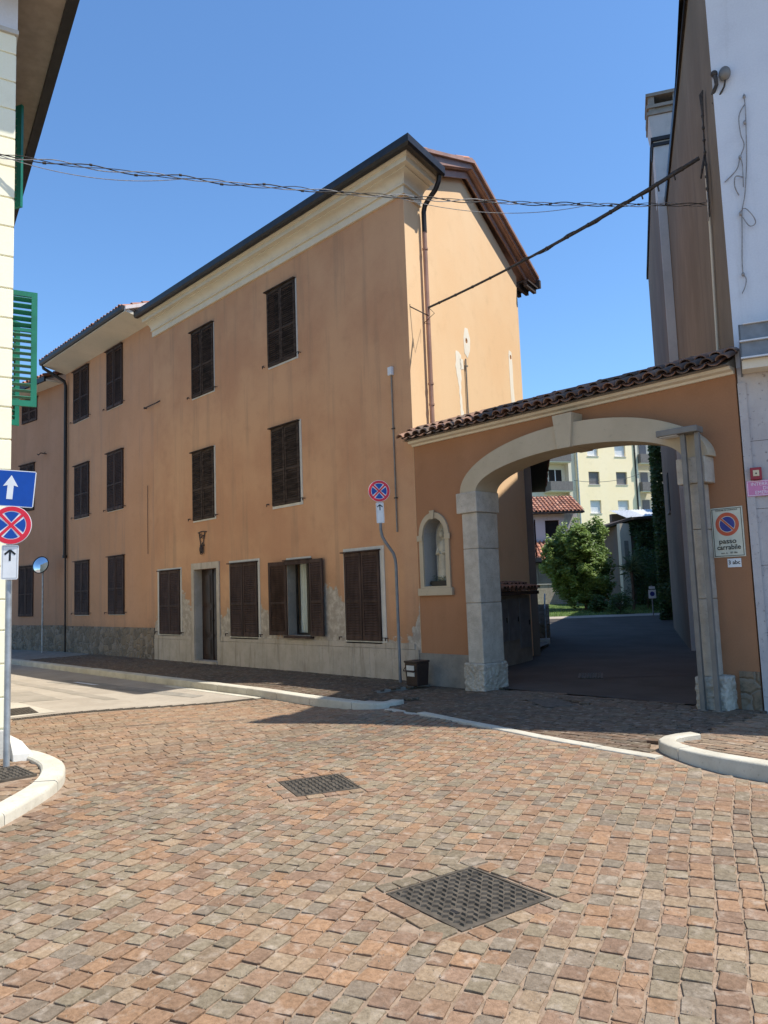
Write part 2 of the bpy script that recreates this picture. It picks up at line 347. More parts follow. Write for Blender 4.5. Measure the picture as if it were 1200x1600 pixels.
# ---------------------------------------------------------------- ground
def sm(x, a, b):
    t = max(0., min(1., (x-a)/(b-a))); return t*t*(3-2*t)
def g(x, y):
    return -.10*sm(-x, 7.2, 9.6)*sm(y, 4.2, 7.0) - .055*sm(y, 5.6, 6.9)*sm(-x, 3.9, 2.9)
def sheet(name, x0, x1, y0, y1, step, fz, mat, test=None):
    mb = MB(); nx = int((x1-x0)/step); ny = int((y1-y0)/step); idx = {}
    V = []; F = []
    for i in range(nx+1):
        for j in range(ny+1):
            x = x0+i*step; y = y0+j*step; V.append((x, y, fz(x, y)))
    for i in range(nx):
        for j in range(ny):
            if test and not test(x0+(i+.5)*step, y0+(j+.5)*step): continue
            a = i*(ny+1)+j; F.append((a, a+ny+1, a+ny+2, a+1))
    mb.add(V, F); return tag(mb.build(name, mat, smooth=60), kind='structure')
mb = MB(); mb.add([(-900, -900, -.22), (900, -900, -.22), (900, 900, -.22), (-900, 900, -.22)], [(0, 1, 2, 3)])
tag(mb.build('ground', 'paved'), kind='structure')
sheet('square_paving_bed', -12.1, 6, -9, 9.95, .25, lambda x, y: g(x, y)-.009-(.03 if y > 7.2 and x > -8 else 0), 'sand')
# light asphalt side street beyond the drain line
def drain_x(y): return -11.80+(y-3.66)*.155
mb = MB(); V = []; F = []; ys = [2.2+.25*i for i in range(22)]
for y in ys:
    for x in [drain_x(y)-.09]+[-13-1.5*i for i in range(40)]: V.append((x, y, g(x, y)-.002))
for j in range(len(ys)-1):
    for i in range(40): a = j*41+i; F.append((a, a+1, a+42, a+41))
mb.add(V, F); tag(mb.build('side_street', 'asphalt', smooth=60), kind='structure')

def pip(x, y, P):
    c = False; j = len(P)-1
    for i in range(len(P)):
        if (P[i][1] > y) != (P[j][1] > y) and x < (P[j][0]-P[i][0])*(y-P[i][1])/(P[j][1]-P[i][1])+P[i][0]: c = not c
        j = i
    return c
BASEC = [(.44, .25, .155), (.39, .235, .165), (.33, .315, .255), (.29, .285, .26), (.50, .28, .16), (.46, .36, .265), (.36, .22, .17), (.31, .30, .235), (.25, .235, .215)]
def setts(name, P, head, fz, pitch=.136, ln=(.115, .16), mat='sett', tone=None, avoid=(), warp=0.0, dark=1.0, one=False):
    mb = MB(); hd = hv(head); pn = hv(head-90); cx = sum(p[0] for p in P)/len(P); cy = sum(p[1] for p in P)/len(P)
    us = [(p[0]-cx)*hd.x+(p[1]-cy)*hd.y for p in P]; vs_ = [(p[0]-cx)*pn.x+(p[1]-cy)*pn.y for p in P]
    u0, u1 = min(us)-.2, max(us)+.2; v = min(vs_) if one else min(vs_)-.6
    while v < (max(vs_)-pitch*.5 if one else max(vs_)+.6):
        w = pitch*(1 if one else random.uniform(.88, 1.12)); u = u0+(.2 if one else random.uniform(0, .15))
        while u < u1:
            l = random.uniform(*ln); cu = u+l/2; cv = v+w/2+(0 if one else .03*noise.noise(Vector((cu*.6, v*.5, 3))))+warp*cu*cu
            x = cx+hd.x*cu+pn.x*cv; y = cy+hd.y*cu+pn.y*cv
            if pip(x, y, P) and not any(pip(x, y, q) for q in avoid):
                nz = noise.noise(Vector((x*.45, y*.45, 0))); nz2 = noise.noise(Vector((x*.9+5, y*.9, 4)))
                k = random.random()+nz*.45
                pal = BASEC
                if k < .3: c = random.choice([pal[0], pal[4], pal[1], pal[5]])
                elif k < .62: c = random.choice([pal[1], pal[6], pal[0], pal[6], pal[5]])
                else: c = random.choice([pal[2], pal[3], pal[7], pal[8], pal[2]])
                if tone: c = tuple(c[i]*(1-tone[3])+tone[i]*tone[3] for i in range(3))
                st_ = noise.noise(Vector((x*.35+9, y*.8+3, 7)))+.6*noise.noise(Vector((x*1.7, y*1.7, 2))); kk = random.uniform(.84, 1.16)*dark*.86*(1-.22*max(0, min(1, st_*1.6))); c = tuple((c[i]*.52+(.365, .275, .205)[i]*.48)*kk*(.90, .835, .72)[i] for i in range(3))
                hl = l/2-.002-random.random()*.005; hw = w/2-.004-random.random()*.006
                zt = fz(x, y)+random.uniform(-.0025, .0025); tx = random.uniform(-.018, .018); ty = random.uniform(-.018, .018); rt = random.uniform(-.07, .07)
                ring = []
                for a in range(12):
                    th = 2*math.pi*(a+.5)/12; cc = math.cos(th); ss = math.sin(th); e = random.uniform(.12, .22)
                    ring.append((math.copysign(abs(cc)**e, cc)*hl+random.uniform(-.005, .005), math.copysign(abs(ss)**e, ss)*hw+random.uniform(-.005, .005)))
                V = []
                for sc, dz in ((1.0, -.03), (1.0, -.002), (.962, 0.)):
                    for (p, q) in ring:
                        p2 = p*sc*math.cos(rt)-q*sc*math.sin(rt); q2 = p*sc*math.sin(rt)+q*sc*math.cos(rt)
                        V.append((x+hd.x*p2+pn.x*q2, y+hd.y*p2+pn.y*q2, zt+dz+tx*p2+ty*q2+(random.uniform(-.0012, .0012) if dz == 0 else 0)))
                V.append((x, y, zt+.0015)); F = []
                for s in range(2):
                    for a in range(12): F.append((s*12+a, s*12+(a+1) % 12, (s+1)*12+(a+1) % 12, (s+1)*12+a))
                for a in range(12): F.append((24+a, 24+(a+1) % 12, 36))
                mb.add(V, F, 0, None, c)
            u += l
        v += w
    return tag(mb.build(name, mat, colors=True), kind='structure')
MH1 = [(-5.754, 3.966), (-5.584, 4.491), (-5.032, 4.271), (-5.222, 3.781)]
MH2 = [(-3.225, 2.897), (-3.134, 3.504), (-2.55, 3.444), (-2.618, 2.825)]
def sett_ring(name, P, w=.115):
    # one course of cut setts laid round a cover, along its edges
    for i in range(4):
        a = Vector((*P[i], 0)); b = Vector((*P[(i+1) % 4], 0)); d = (b-a).normalized(); n = Vector((-d.y, d.x, 0))
        c = Vector((sum(p[0] for p in P)/4, sum(p[1] for p in P)/4, 0))
        if (a+b)/2 != c and n.dot((a+b)/2-c) < 0: n = -n
        a2 = a+n*.012-d*w*.0; b2 = b+n*.012+d*w*1.05
        quad = [a2, b2, b2+n*w, a2+n*w]
        setts(name, [(p.x, p.y) for p in quad], math.degrees(math.atan2(d.y, d.x)), g, pitch=w, ln=(.10, .15), one=True)
def grow(P, d):
    cx = sum(p[0] for p in P)/len(P); cy = sum(p[1] for p in P)/len(P)
    return [(cx+(p[0]-cx)*(1+d), cy+(p[1]-cy)*(1+d)) for p in P]
kerbL = [(-8.80, 2.90), (-8.44, 2.95), (-7.85, 2.92), (-7.46, 2.79), (-7.14, 2.65), (-6.88, 2.46), (-6.48, 2.10), (-6.18, 1.80), (-5.2, .85), (-3.6, -.75)]
kerbR = [(-3.55, 6.86), (-3.3, 6.74), (-2.7, 6.66), (-1.5, 6.56), (2.5, 6.2)]
strip = [(-8.16, 7.42), (-7.4, 7.30), (-6.67, 7.15), (-5.91, 7.02), (-5.03, 6.84), (-4.4, 6.76), (-3.72, 6.70)]
div = [(-6.95, 2.62), (-7.6, 4.6), (-7.4, 5.9), (-8.3, 7.4)]
R1 = div+[(-8.16, 7.36)]+[(x, y-.06) for x, y in strip]+[(x, y-.08) for x, y in kerbR]+[(2.5, 2.2), (-1.2, 1.3), (-3.6, -.75)]+[(x+.05, y+.06) for x, y in reversed(kerbL[5:9])]
RL = [(-11.66, 3.3), (-11.06, 7.46), (-8.3, 7.38), (-7.4, 5.9), (-7.6, 4.6), (-6.95, 2.64), (-7.14, 2.70), (-7.46, 2.84), (-7.85, 2.98), (-8.44, 3.02), (-8.85, 2.95), (-11.7, 3.2)]
setts('square_setts', R1, 113.5, g, avoid=(grow(MH1, .56), grow(MH2, .48)), warp=.004, pitch=.114, ln=(.11, .152))
for q_ in (MH1, MH2): sett_ring('cover_border_setts', q_)
setts('street_end_setts', RL, 79, g, pitch=.15, ln=(.14, .2), tone=(.47, .30, .20, .45))
FORE = [(-8.3, 7.62), (-7.3, 7.38), (-5.9, 7.12), (-5.0, 6.96), (-3.9, 6.82), (-4.16, 7.4), (-4.1, 7.75), (-3.9, 7.9), (-3.9, 9.84), (-9.6, 9.84), (-9.6, 8.4), (-8.5, 8.4)]
gf = lambda x, y: -.035*sm(-y, -8.4, -7.2)-.01
setts('gateway_setts', FORE, 4, lambda x, y: max(g(x, y)*.7, -.05), pitch=.12, ln=(.15, .22), tone=(.24, .19, .16, .45), dark=.60, avoid=([(-6.98, 9.1), (-6.74, 9.5), (-6.02, 9.2), (-6.3, 8.62)],))  # forecourt shade partly painted in: stone colours lowered across the whole area
SR = [(-4.0, 7.62), (-3.9, 7.3), (-3.6, 7.06), (-3.3, 6.95), (-2.7, 6.86), (-1.5, 6.76), (2.5, 6.42), (2.5, 12.6), (-3.9, 9.9), (-3.9, 7.9)]
setts('corner_pavement', SR, -6, lambda x, y: .035*sm(-y, -9.2, -7.4), pitch=.105, ln=(.15, .23), tone=(.42, .31, .24, .5))
SF = [(-24, 7.72), (-11, 7.72), (-8.9, 7.78), (-8.45, 8.1), (-8.5, 8.4), (-9.6, 8.4), (-9.6, 9.84), (-24, 9.84)]
setts('far_pavement', SF, 0, lambda x, y: .0, pitch=.12, ln=(.16, .22), tone=(.20, .18, .16, .5), dark=.58)  # setts tinted dark so the house shade on this pavement looks deeper
mb = MB(); mb.box(-60, -9.62, 7.66, 9.9, -.2, -.012); mb.box(-9.61, -8.6, 7.66, 8.4, -.2, -.012); tag(mb.build('far_pavement_bed', 'cement'), kind='structure')
SL = [(-8.75, 2.72), (-8.44, 2.76), (-7.85, 2.74), (-7.5, 2.62), (-7.2, 2.5), (-6.95, 2.30), (-6.55, 1.95), (-6.25, 1.66), (-5.3, .7), (-6.8, .1), (-8.9, 1.6)]
setts('left_corner_pavement', SL, 40, lambda x, y: .05, pitch=.13, ln=(.13, .2), tone=(.45, .30, .21, .4), avoid=([(-8.3, 2.3), (-7.96, 2.6), (-7.45, 2.6), (-7.4, 2.2), (-7.9, 2.0)],))
mb = MB(); mb.prism([(x, y) for x, y in SL], -.2, .038, axis='z'); tag(mb.build('left_pavement_bed', 'sand'), kind='structure')
mb = MB(); mb.prism([(x, y) for x, y in SR], -.2, -.012, axis='z'); tag(mb.build('corner_pavement_bed', 'sand'), kind='structure')
def kerb(name, pts, w, z0, z1, side, seg=1.0, ch=.015):
    """stones along a path, side = +1 body lies left of the path"""
    mb = MB(); P = [Vector((x, y, 0)) for x, y in pts]; dense = [P[0]]
    for a, b in zip(P, P[1:]):
        k = max(1, int((b-a).length/.12))
        for i in range(1, k+1): dense.append(a.lerp(b, i/k))
    for _ in range(3):
        dense = [dense[0]]+[(dense[i-1]+dense[i]*2+dense[i+1])/4 for i in range(1, len(dense)-1)]+[dense[-1]]
    acc = 0; cur = [0]; stones = []
    for i in range(1, len(dense)):
        acc += (dense[i]-dense[i-1]).length; cur.append(i)
        if acc > seg or i == len(dense)-1: stones.append(cur); cur = [i]; acc = 0
    for st in stones:
        path = []
        for j, i in enumerate(st):
            d = (dense[min(i+1, len(dense)-1)]-dense[max(i-1, 0)]).normalized(); n = Vector((-d.y, d.x, 0))*side; p = dense[i].copy()
            if j == 0: p += d*.005
            if j == len(st)-1: p -= d*.005
            path.append((p.x, p.y, n.x, n.y))
        zz = (z1(dense[st[0]].x, dense[st[0]].y) if callable(z1) else z1)+random.uniform(-.003, .003)
        f0 = z0(dense[st[0]].x, dense[st[0]].y) if callable(z0) else z0
        mb.sweep(path, [(0, f0-.1), (0, zz-ch), (ch*.35, zz-ch*.35), (ch, zz), (w-ch*.5, zz), (w, zz-ch*.5), (w, f0-.1)])
    return tag(mb.build(name, 'kerb', smooth=40), kind='structure')
kerb('kerb', list(reversed([(-60, 7.45), (-24, 7.45), (-16, 7.48), (-11.5, 7.47), (-9.8, 7.36), (-8.7, 7.38), (-8.32, 7.50), (-8.22, 7.74), (-8.36, 8.0)])), .2, -.12, .022, -1, .95)
kerb('kerb', kerbL, .21, -.02, .085, -1, .9, .03)
kerb('kerb', [(-3.86, 7.66), (-3.98, 7.5), (-4.03, 7.3), (-3.96, 7.1), (-3.76, 6.92), (-3.55, 6.82), (-3.3, 6.74), (-2.7, 6.66), (-1.5, 6.56), (2.5, 6.2)], .16, -.06, .085, 1, .95, .02)
kerb('flush_kerb_strip', strip, .13, -.06, lambda x, y: g(x, y)+.008, 1, .7, .01)
kerb('flush_kerb_strip', [(-14.5, 7.30), (-12.5, 7.30), (-11.2, 7.32)], .12, -.12, -.093, 1, 1., .006)
mb = MB(); rnd = random.Random(5)
for i in range(9000):
    x = rnd.uniform(-7.5, .5); y = rnd.uniform(.8, 6.6)
    if not pip(x, y, R1) or pip(x, y, grow(MH1, .0)) or pip(x, y, grow(MH2, .0)): continue
    q = rnd.uniform(.0015, .0045); z = g(x, y)-.001+rnd.random()*.003; c = rnd.uniform(.25, .5)
    mb.add([(x-q, y-q, z-.004), (x+q*1.2, y-q*.8, z-.004), (x+q*.2, y+q, z-.004), (x, y, z+q*1.2)], [(0, 1, 3), (1, 2, 3), (2, 0, 3)], 0, None, (c, c*.82, c*.62))
tag(mb.build('grit', 'sett', colors=True), 'fine loose grit scattered over the setts and joints', 'grit', kind='stuff')
def patch_sheet(name, P, mat, dz, seed=0, amp=.05):
    m = MB(); out = []
    for i in range(len(P)):
        a = Vector((*P[i], 0)); b = Vector((*P[(i+1) % len(P)], 0)); k = max(2, int((b-a).length/.12))
        for j in range(k):
            p = a.lerp(b, j/k); nn = noise.noise_vector(Vector((p.x*3+seed, p.y*3, seed)))*amp; out.append((p.x+nn.x, p.y+nn.y))
    tris = tessellate_polygon([[Vector((x, y, 0)) for x, y in out]]); m.add([(x, y, g(x, y)-.002+dz) for x, y in out], [tuple(t) for t in tris]); return tag(m.build(name, mat), kind='structure')
patch_sheet('asphalt_patch', [(-17.5, 6.1), (-17.6, 6.7), (-12.4, 7.0), (-12.3, 6.75)], 'cement', .004, 1)
patch_sheet('asphalt_patch', [(-15.6, 4.3), (-15.5, 5.1), (-13.6, 5.0), (-13.7, 4.2)], 'asphaltb', .004, 2)
patch_sheet('asphalt_patch', [(-40, 5.2), (-40, 5.5), (-13.0, 5.75), (-13.0, 5.5)], 'asphaltb', .003, 3)
patch_sheet('channel_strip', [(-24, 3.85), (-24, 4.25), (-12.0, 4.35), (-12.0, 3.7)], 'paved2', .004, 4, .01)
patch_sheet('road_marking', [(-16.9, 6.45), (-16.9, 6.55), (-15.9, 6.6), (-15.9, 6.5)], 'rollw', .010, 5, .02)
# drain grate line
t = thing('drain_channel', 'long narrow slotted drain channel between asphalt street and setts', 'drain', (-11.80, 3.66, 0), 81.2)
L = 3.85
mb = MB(); mbf = MB(); n = int(L/.035)
for i in range(n):
    x = i*.035; p = Vector((-11.8, 3.66, 0))+hv(81.2)*x; z = g(p.x, p.y)
    mb.box(x, x+.017, -.055, .055, z-.03, z+.001)
for k in range(20):
    x0 = L*k/20; x1 = L*(k+1)/20; p = Vector((-11.8, 3.66, 0))+hv(81.2)*(x0+x1)/2; z = g(p.x, p.y)
    for s in (-1, 1): mbf.box(x0, x1, s*.067-.012, s*.067+.012, z-.05, z+.003)
    mbf.box(x0, x1, -.055, .055, z-.12, z-.1, 1)
mb.build('grate', 'cast', t); mbf.build('channel_frame', ['cast', 'black'], t)
def cover(name, P, z, label, cat='manhole cover', frame=True, pat='bump'):
    o = Vector((*P[0], 0)); u = Vector((*P[3], 0))-o; v = Vector((*P[1], 0))-o; W = u.length; H = v.length
    a = math.degrees(math.atan2(u.y, u.x)); t = thing(name, label, cat, (o.x, o.y, z), a)
    mb = MB(); mb.box(.02, W-.02, .02, H-.02, -.03, 0); k = .042
    nx = int((W-.06)/k); ny = int((H-.06)/k)
    for i in range(nx):
        for j in range(ny):
            x = .03+(i+.5)*(W-.06)/nx; y = .03+(j+.5)*(H-.06)/ny
            if pat == 'bump':
                if (2 <= i <= 3 and j == ny-3) or (nx-5 <= i <= nx-4 and j == 2): continue
                T = Matrix.Translation((x, y, 0)) @ Matrix.Rotation(R(45 if (i+j) % 2 else 0), 4, 'Z')
                mb.add([(-.018, -.008, 0), (.018, -.008, 0), (.018, .008, 0), (-.018, .008, 0), (-.013, -.004, .011), (.013, -.004, .011), (.013, .004, .011), (-.013, .004, .011)], [(0, 1, 5, 4), (1, 2, 6, 5), (2, 3, 7, 6), (3, 0, 4, 7), (4, 5, 6, 7)], 0, T)
            elif pat == 'grate': mb.box(x-.012, x+.012, y-.016, y+.016, 0, .008)
    mb.build('cover_plate', 'cast', t)
    f = MB()
    for b in ((0, W, 0, .016), (0, W, H-.016, H), (0, .016, .016, H-.016), (W-.016, W, .016, H-.016)): f.box(*b, -.04, .004)
    f.build('cover_frame', 'cast', t)
    if pat == 'bump':
        for (x, y) in ((.16*W/.6, H*.78), (W*.68, H*.2)): hsl = MB(); hsl.box(x-.03, x+.03, y-.012, y+.012, .0005, .003); hsl.build('lift_slot', 'black', t)
    return t
cover('manhole_cover', MH2, -.006, 'large patterned iron manhole cover nearest the camera in the setts')
cover('manhole_cover', MH1, -.006, 'smaller patterned iron manhole cover farther out in the middle of the setts')
cover('manhole_cover', [(-8.12, 2.06), (-7.98, 2.54), (-7.46, 2.5), (-7.55, 2.06)], .056, 'grey metal cover in the left pavement beside the sign pole')
cover('manhole_cover', [(-6.98, 9.08), (-6.72, 9.46), (-6.02, 9.2), (-6.32, 8.64)], -.004, 'dark shaded cover plate in the paving in front of the gateway', pat='flat')
cover('street_grate', [(-13.0, 3.75), (-12.9, 4.25), (-12.15, 4.1), (-12.2, 3.62)], .004, 'rusty street drain grate in asphalt behind the sign pole', 'drain', pat='grate')
cover('driveway_grate', [(-8.18, 12.24), (-7.81, 12.43), (-7.42, 11.76), (-7.76, 11.56)], .004, 'small drain grate in the dark driveway inside the arch', 'drain', pat='grate')
# ---------------------------------------------------------------- window parts
def leaf_mesh(mb, w, h, T, mi=0, th=.034, mid=.44, step=.046, solid=False, st=.055):
    mb.box(0, st, -th, 0, 0, h, mi, T); mb.box(w-st, w, -th, 0, 0, h, mi, T)
    for z0, z1 in ((0, .08), (h*mid-.022, h*mid+.022), (h-.07, h)): mb.box(st, w-st, -th+.001, -.001, z0, z1, mi, T)
    for a, b in ((.08, h*mid-.022), (h*mid+.022, h-.07)):
        n = int((b-a)/step)
        for i in range(n):
            z = a+(i+.5)*(b-a)/n
            S = T @ Matrix.Translation((0, -th/2, z)) @ Matrix.Rotation(R(58 if step < .06 else (-38 if a > .1 else -15)), 4, 'X') @ Matrix.Rotation(random.uniform(-.01, .01), 4, 'Y')
            q = .0275 if step < .06 else .036; mb.box(st-.004, w-st+.004, -q, q, -.004, .004, mi, S)
def hook_mesh(mb, x, z, s):
    mb.box(x-.008, x+.008, -.07, 0, z-.008, z+.008); mb.box(x-.008, x+.008, -.074, -.058, z-.05, z+.012); mb.box(min(x, x+s*.07), max(x, x+s*.07), -.074, -.060, z+.0, z+.014)
def window(par, x0, x1, z0, z1, mat='wood', sur=None, depth=.2, angles=(0, 0), rail=True, hooks=True, glass=False, lw=None, y=0):
    w = x1-x0; h = z1-z0; mb = MB()
    # backing and stone surround
    if not glass: mb.box(.0, w, depth-.02, depth, 0, h, 1)
    if sur:
        a, b, c, d = sur   # left,right,top,bottom widths
        if a: mb.box(-a, -.002, -.012, .03, -d, h+c)
        if b: mb.box(w+.002, w+b, -.012, .03, -d, h+c)
        if c: mb.box(-.002, w+.002, -.014, .03, h+.002, h+c)
        if d: mb.box(-.002, w+.002, -.02, .03, -d, -.002)
    else: mb.box(0, w, -.004, .05, -.02, -.001)
    wo = mb.build('window', ['surround', 'black'], par, loc=(x0, y, z0))
    if rail:
        r = MB(); r.box(-.06, w+.03, -.085, -.002, h-.005, h+.018); r.build('drip_rail', mat, wo)
    lw = lw or w/2
    for k, s in enumerate((1, -1)):
        m = MB(); T = Matrix.Identity(4)
        if angles[k] == 0:
            leaf_mesh(m, w/2-.004, h-.02, T); lo = m.build('shutter', mat, wo, loc=(.002 if k == 0 else w/2+.002, -.004-.006*k, .008), rot=(0, 0, -R(random.uniform(.2, 2.2)) if k == 0 else 0))
        else:
            leaf_mesh(m, lw, h-.02, T)
            if k == 0: lo = m.build('shutter', mat, wo, loc=(0, -.03, .008), rot=(0, 0, R(180-angles[0])))
            else: lo = m.build('shutter', mat, wo, loc=(w, -.03, .008), rot=(0, 0, R(-angles[1])))
    if hooks:
        for s, xx in ((-1, -.17), (1, w+.14)):
            m = MB(); hook_mesh(m, 0, 0, -s); m.build('shutter_hook', 'iron', wo, loc=(xx, 0, .06))
    return wo
# ================================================================ MAIN HOUSE (origin at its left foot, x along the street)
GH = 105; gdir = hv(GH); gn = Vector((gdir.y, -gdir.x, 0))
main = thing('plastered_house', 'three-storey orange plastered house with white cornice and sunlit gable', 'house', (-20.0, 9.85, 0))
OX = -20.0
def lx(x): return x-OX
wins = [(-17.80, -16.71, 6.74, 8.50, 'woodold', (.0, .03, .0, .03)), (-14.31, -13.24, 6.73, 8.49, 'woodold', (.0, .045, .0, .04)),
        (-17.81, -16.76, 3.56, 5.32, 'woodold', (.0, .06, .03, .04)), (-14.25, -13.22, 3.56, 5.31, 'woodold', (.02, .07, .03, .06)),
        (-19.68, -18.54, .68, 2.36, 'wood', (.13, .07, .06, .04)), (-16.08, -14.92, .68, 2.38, 'wood', (.05, .08, .07, .05)),
        (-11.83, -10.80, .68, 2.38, 'wood', (.04, .12, .08, .05))]
oC = (-13.80, -12.93, .74, 2.33); dr = (-17.80, -16.70, .06, 2.32)
holes = [rect(lx(a), lx(b), c, d) for a, b, c, d, _, _ in wins]+[rect(lx(oC[0]), lx(oC[1]), oC[2], oC[3]), rect(lx(dr[0]), lx(dr[1]), .02, dr[3])]
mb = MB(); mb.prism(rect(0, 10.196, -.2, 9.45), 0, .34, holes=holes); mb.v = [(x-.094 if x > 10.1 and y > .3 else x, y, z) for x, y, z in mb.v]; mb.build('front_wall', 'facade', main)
for i, (a, b, c, d, m, s) in enumerate(wins): window(main, lx(a), lx(b), c, d, m, s)
# open window with curtain
wo = window(main, lx(oC[0]), lx(oC[1]), oC[2], oC[3], 'wood', (.0, .0, .06, .0), angles=(-20, 4), glass=True, lw=.47)
w_, h_ = oC[1]-oC[0], oC[3]-oC[2]
m = MB(); m.box(0, w_, .26, .28, 0, h_, 0); fr = m.build('pane', 'glass', wo)
m = MB()
for b in ((0, .05, 0, h_), (w_-.05, w_, 0, h_), (w_/2-.035, w_/2+.035, 0, h_)): m.box(b[0], b[1], .22, .258, b[2], b[3])
m.box(.05, w_-.05, .222, .256, 0, .05); m.box(.05, w_-.05, .222, .256, h_-.05, h_); m.build('window_frame', 'gutter', wo)
m = MB(); V = []; F = []
for i in range(61):
    x = .02+(w_-.04)*i/60; yy = .34+.02*math.sin(i*1.1)+.01*math.sin(i*2.7); V += [(x, yy, .03), (x, yy, h_-.03)]
for i in range(60): F.append((2*i, 2*i+2, 2*i+3, 2*i+1))
m.add(V, F); m.build('curtain', 'curtain', wo, smooth=80)
m = MB(); m.box(-.04, w_+.04, -.10, .0, -.05, -.003); m.build('window_sill', 'wood', wo)
for q_ in (0, w_-.012): m = MB(); m.box(q_, q_+.012, .0, .22, 0, h_); m.build('window_lining', 'cement', wo)
m = MB(); m.box(-.5, 0-.001, .001, .05, 0, h_); m.box(-.02, w_+.02, -.07, -.003, h_-.09, h_-.01); m.build('shutter_lintel', 'wood', wo)
# door
m = MB(); x0, x1, z0, z1 = lx(dr[0]), lx(dr[1]), dr[2], dr[3]
fr = MB(); fr.box(x0-.13, x0-.001, -.03, .34, 0, z1+.16); fr.box(x1+.001, x1+.13, -.03, .34, 0, z1+.16); fr.box(x0-.001, x1+.001, -.03, .34, z1+.001, z1+.158); fr.box(x0-.02, x1+.02, -.06, .34, -.05, .06); fr.box(x0, x0+.012, .0, .199, .061, z1); fr.box(x1-.012, x1, .0, .199, .061, z1)
dd = thing('x', None, None); bpy.data.objects.remove(dd)
door = m.box(x0, x1, .20, .25, .061, z1).build('door', 'door', main)
fr.build('door_surround', 'marble', door)
pn = MB(); xm = (x0+x1)/2
for (a, b) in ((x0+.06, xm-.03), (xm+.03, x1-.06)):
    for (c, d) in ((.16, .62), (.70, 1.35), (1.42, 2.22)):
        pn.box(a+.03, b-.03, .184, .2, c, d); pn.box(a+.07, b-.07, .170, .184, c+.05, d-.05)
pn.box(xm-.022, xm+.022, .172, .2, .07, z1-.01); pn.build('door_panel', 'door', door, bevel=.006)
hd_ = MB(); hd_.ball((xm+.05, .155, 1.05), .025, .025, .025); hd_.build('door_handle', 'iron', door, smooth=60)
# marble plinth
for a0, a1 in ((.0, x0-.135), (x1+.135, 10.15)):
    m = MB(); x = a0
    while x < a1-.01:
        b = x+random.uniform(.45, .85)
        if a1-b < .3: b = a1
        m.box(x+(.003 if x > a0 else 0), b, -.028, -.001, -.15, .55+random.uniform(-.003, .003)); x = b
    m.build('marble_plinth', 'marble', main, bevel=.004)
    m = MB(); m.box(a0, a1-(.1 if a1 > 10 else 0), -.020, -.001, .556, .66); m.build('plinth_band', 'marble', main, bevel=.004)
# gable wall (local frame rotated to the gable direction)
GL = Vector((10.2, 0, 0))
def gobj(mb, name, mat, **k): return mb.build(name, mat, main, loc=GL, rot=(0, 0, R(GH)), **k)
prof = [(0, -.2), (5.42, -.2), (5.42, 9.18), (2.57, 10.46), (0, 9.35)]
m = MB(); m.prism(prof, .0, .34, holes=[arc(2.42, 6.79, .05, .06, 0, 360, 11)[:-1], arc(4.78, 7.0, .05, .06, 0, 360, 11)[:-1]])
m.v = [(x+.1 if x < .01 and y > .3 else x, y, z) for x, y, z in m.v]
m.box(2.3, 2.55, .2, .22, 6.6, 6.95, 1); m.box(4.65, 4.9, .2, .22, 6.85, 7.15, 1)
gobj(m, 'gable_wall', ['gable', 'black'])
def patch(pts, off=.004):
    m = MB(); out = []
    for i in range(len(pts)):
        a = Vector(pts[i]); b = Vector(pts[(i+1) % len(pts)]); k = max(2, int((b-a).length/.04))
        for j in range(k):
            p = a.lerp(b, j/k); nn = noise.noise_vector(Vector((p.x*9, p.y*9, 1)))*.035; out.append((p.x+nn.x, p.y+nn.y))
    m.prism(out, -off, -.0005); return m
hole1 = [(2.30, 6.50), (2.44, 6.42), (2.56, 6.6), (2.60, 6.85), (2.50, 7.08), (2.36, 7.06), (2.28, 6.82)]
m = MB(); o_ = []
for i in range(len(hole1)):
    a = Vector(hole1[i]); b = Vector(hole1[(i+1) % len(hole1)])
    for j in range(4): p = a.lerp(b, j/4); o_.append((p.x, p.y))
m.prism(o_, -.004, -.0005, holes=[arc(2.42, 6.79, .052, .062, 0, 360, 11)[:-1]]); gobj(m, 'plaster_patch', 'patchw')
m = MB(); m.prism([(4.66, 7.05), (4.70, 7.16), (4.84, 7.14), (4.87, 6.8), (4.86, 6.3), (4.95, 5.6), (4.94, 4.6), (4.66, 4.6), (4.70, 5.6), (4.67, 6.3)], -.004, -.0005, holes=[arc(4.78, 7.0, .052, .062, 0, 360, 11)[:-1]]); gobj(m, 'plaster_patch', 'patchw')
gobj(patch([(1.90, 6.45), (2.12, 6.42), (2.10, 6.0), (2.06, 5.6), (2.12, 5.2), (2.10, 4.5), (1.98, 4.5), (2.0, 5.3), (1.96, 5.8), (1.86, 6.1)]), 'plaster_patch', 'patchw')
gobj(patch([(2.06, 6.3), (2.22, 6.34), (2.20, 6.12), (2.08, 6.1)]), 'plaster_patch', 'patchw')
m = MB(); m.tube([(2.28, -.03, 6.36), (2.28, -.03, 4.4)], .018); m.box(2.26, 2.34, -.05, 0, 6.2, 6.23); gobj(m, 'vent_pipe', 'cement', smooth=40)
# back and left walls
m = MB(); bc = GL+gdir*5.42; m.box(0, bc.x-.02, 5.05, 5.25, -.2, 9.1); m.box(.01, .21, .35, 5.04, -.2, 9.3); m.build('rear_wall', 'facade', main)
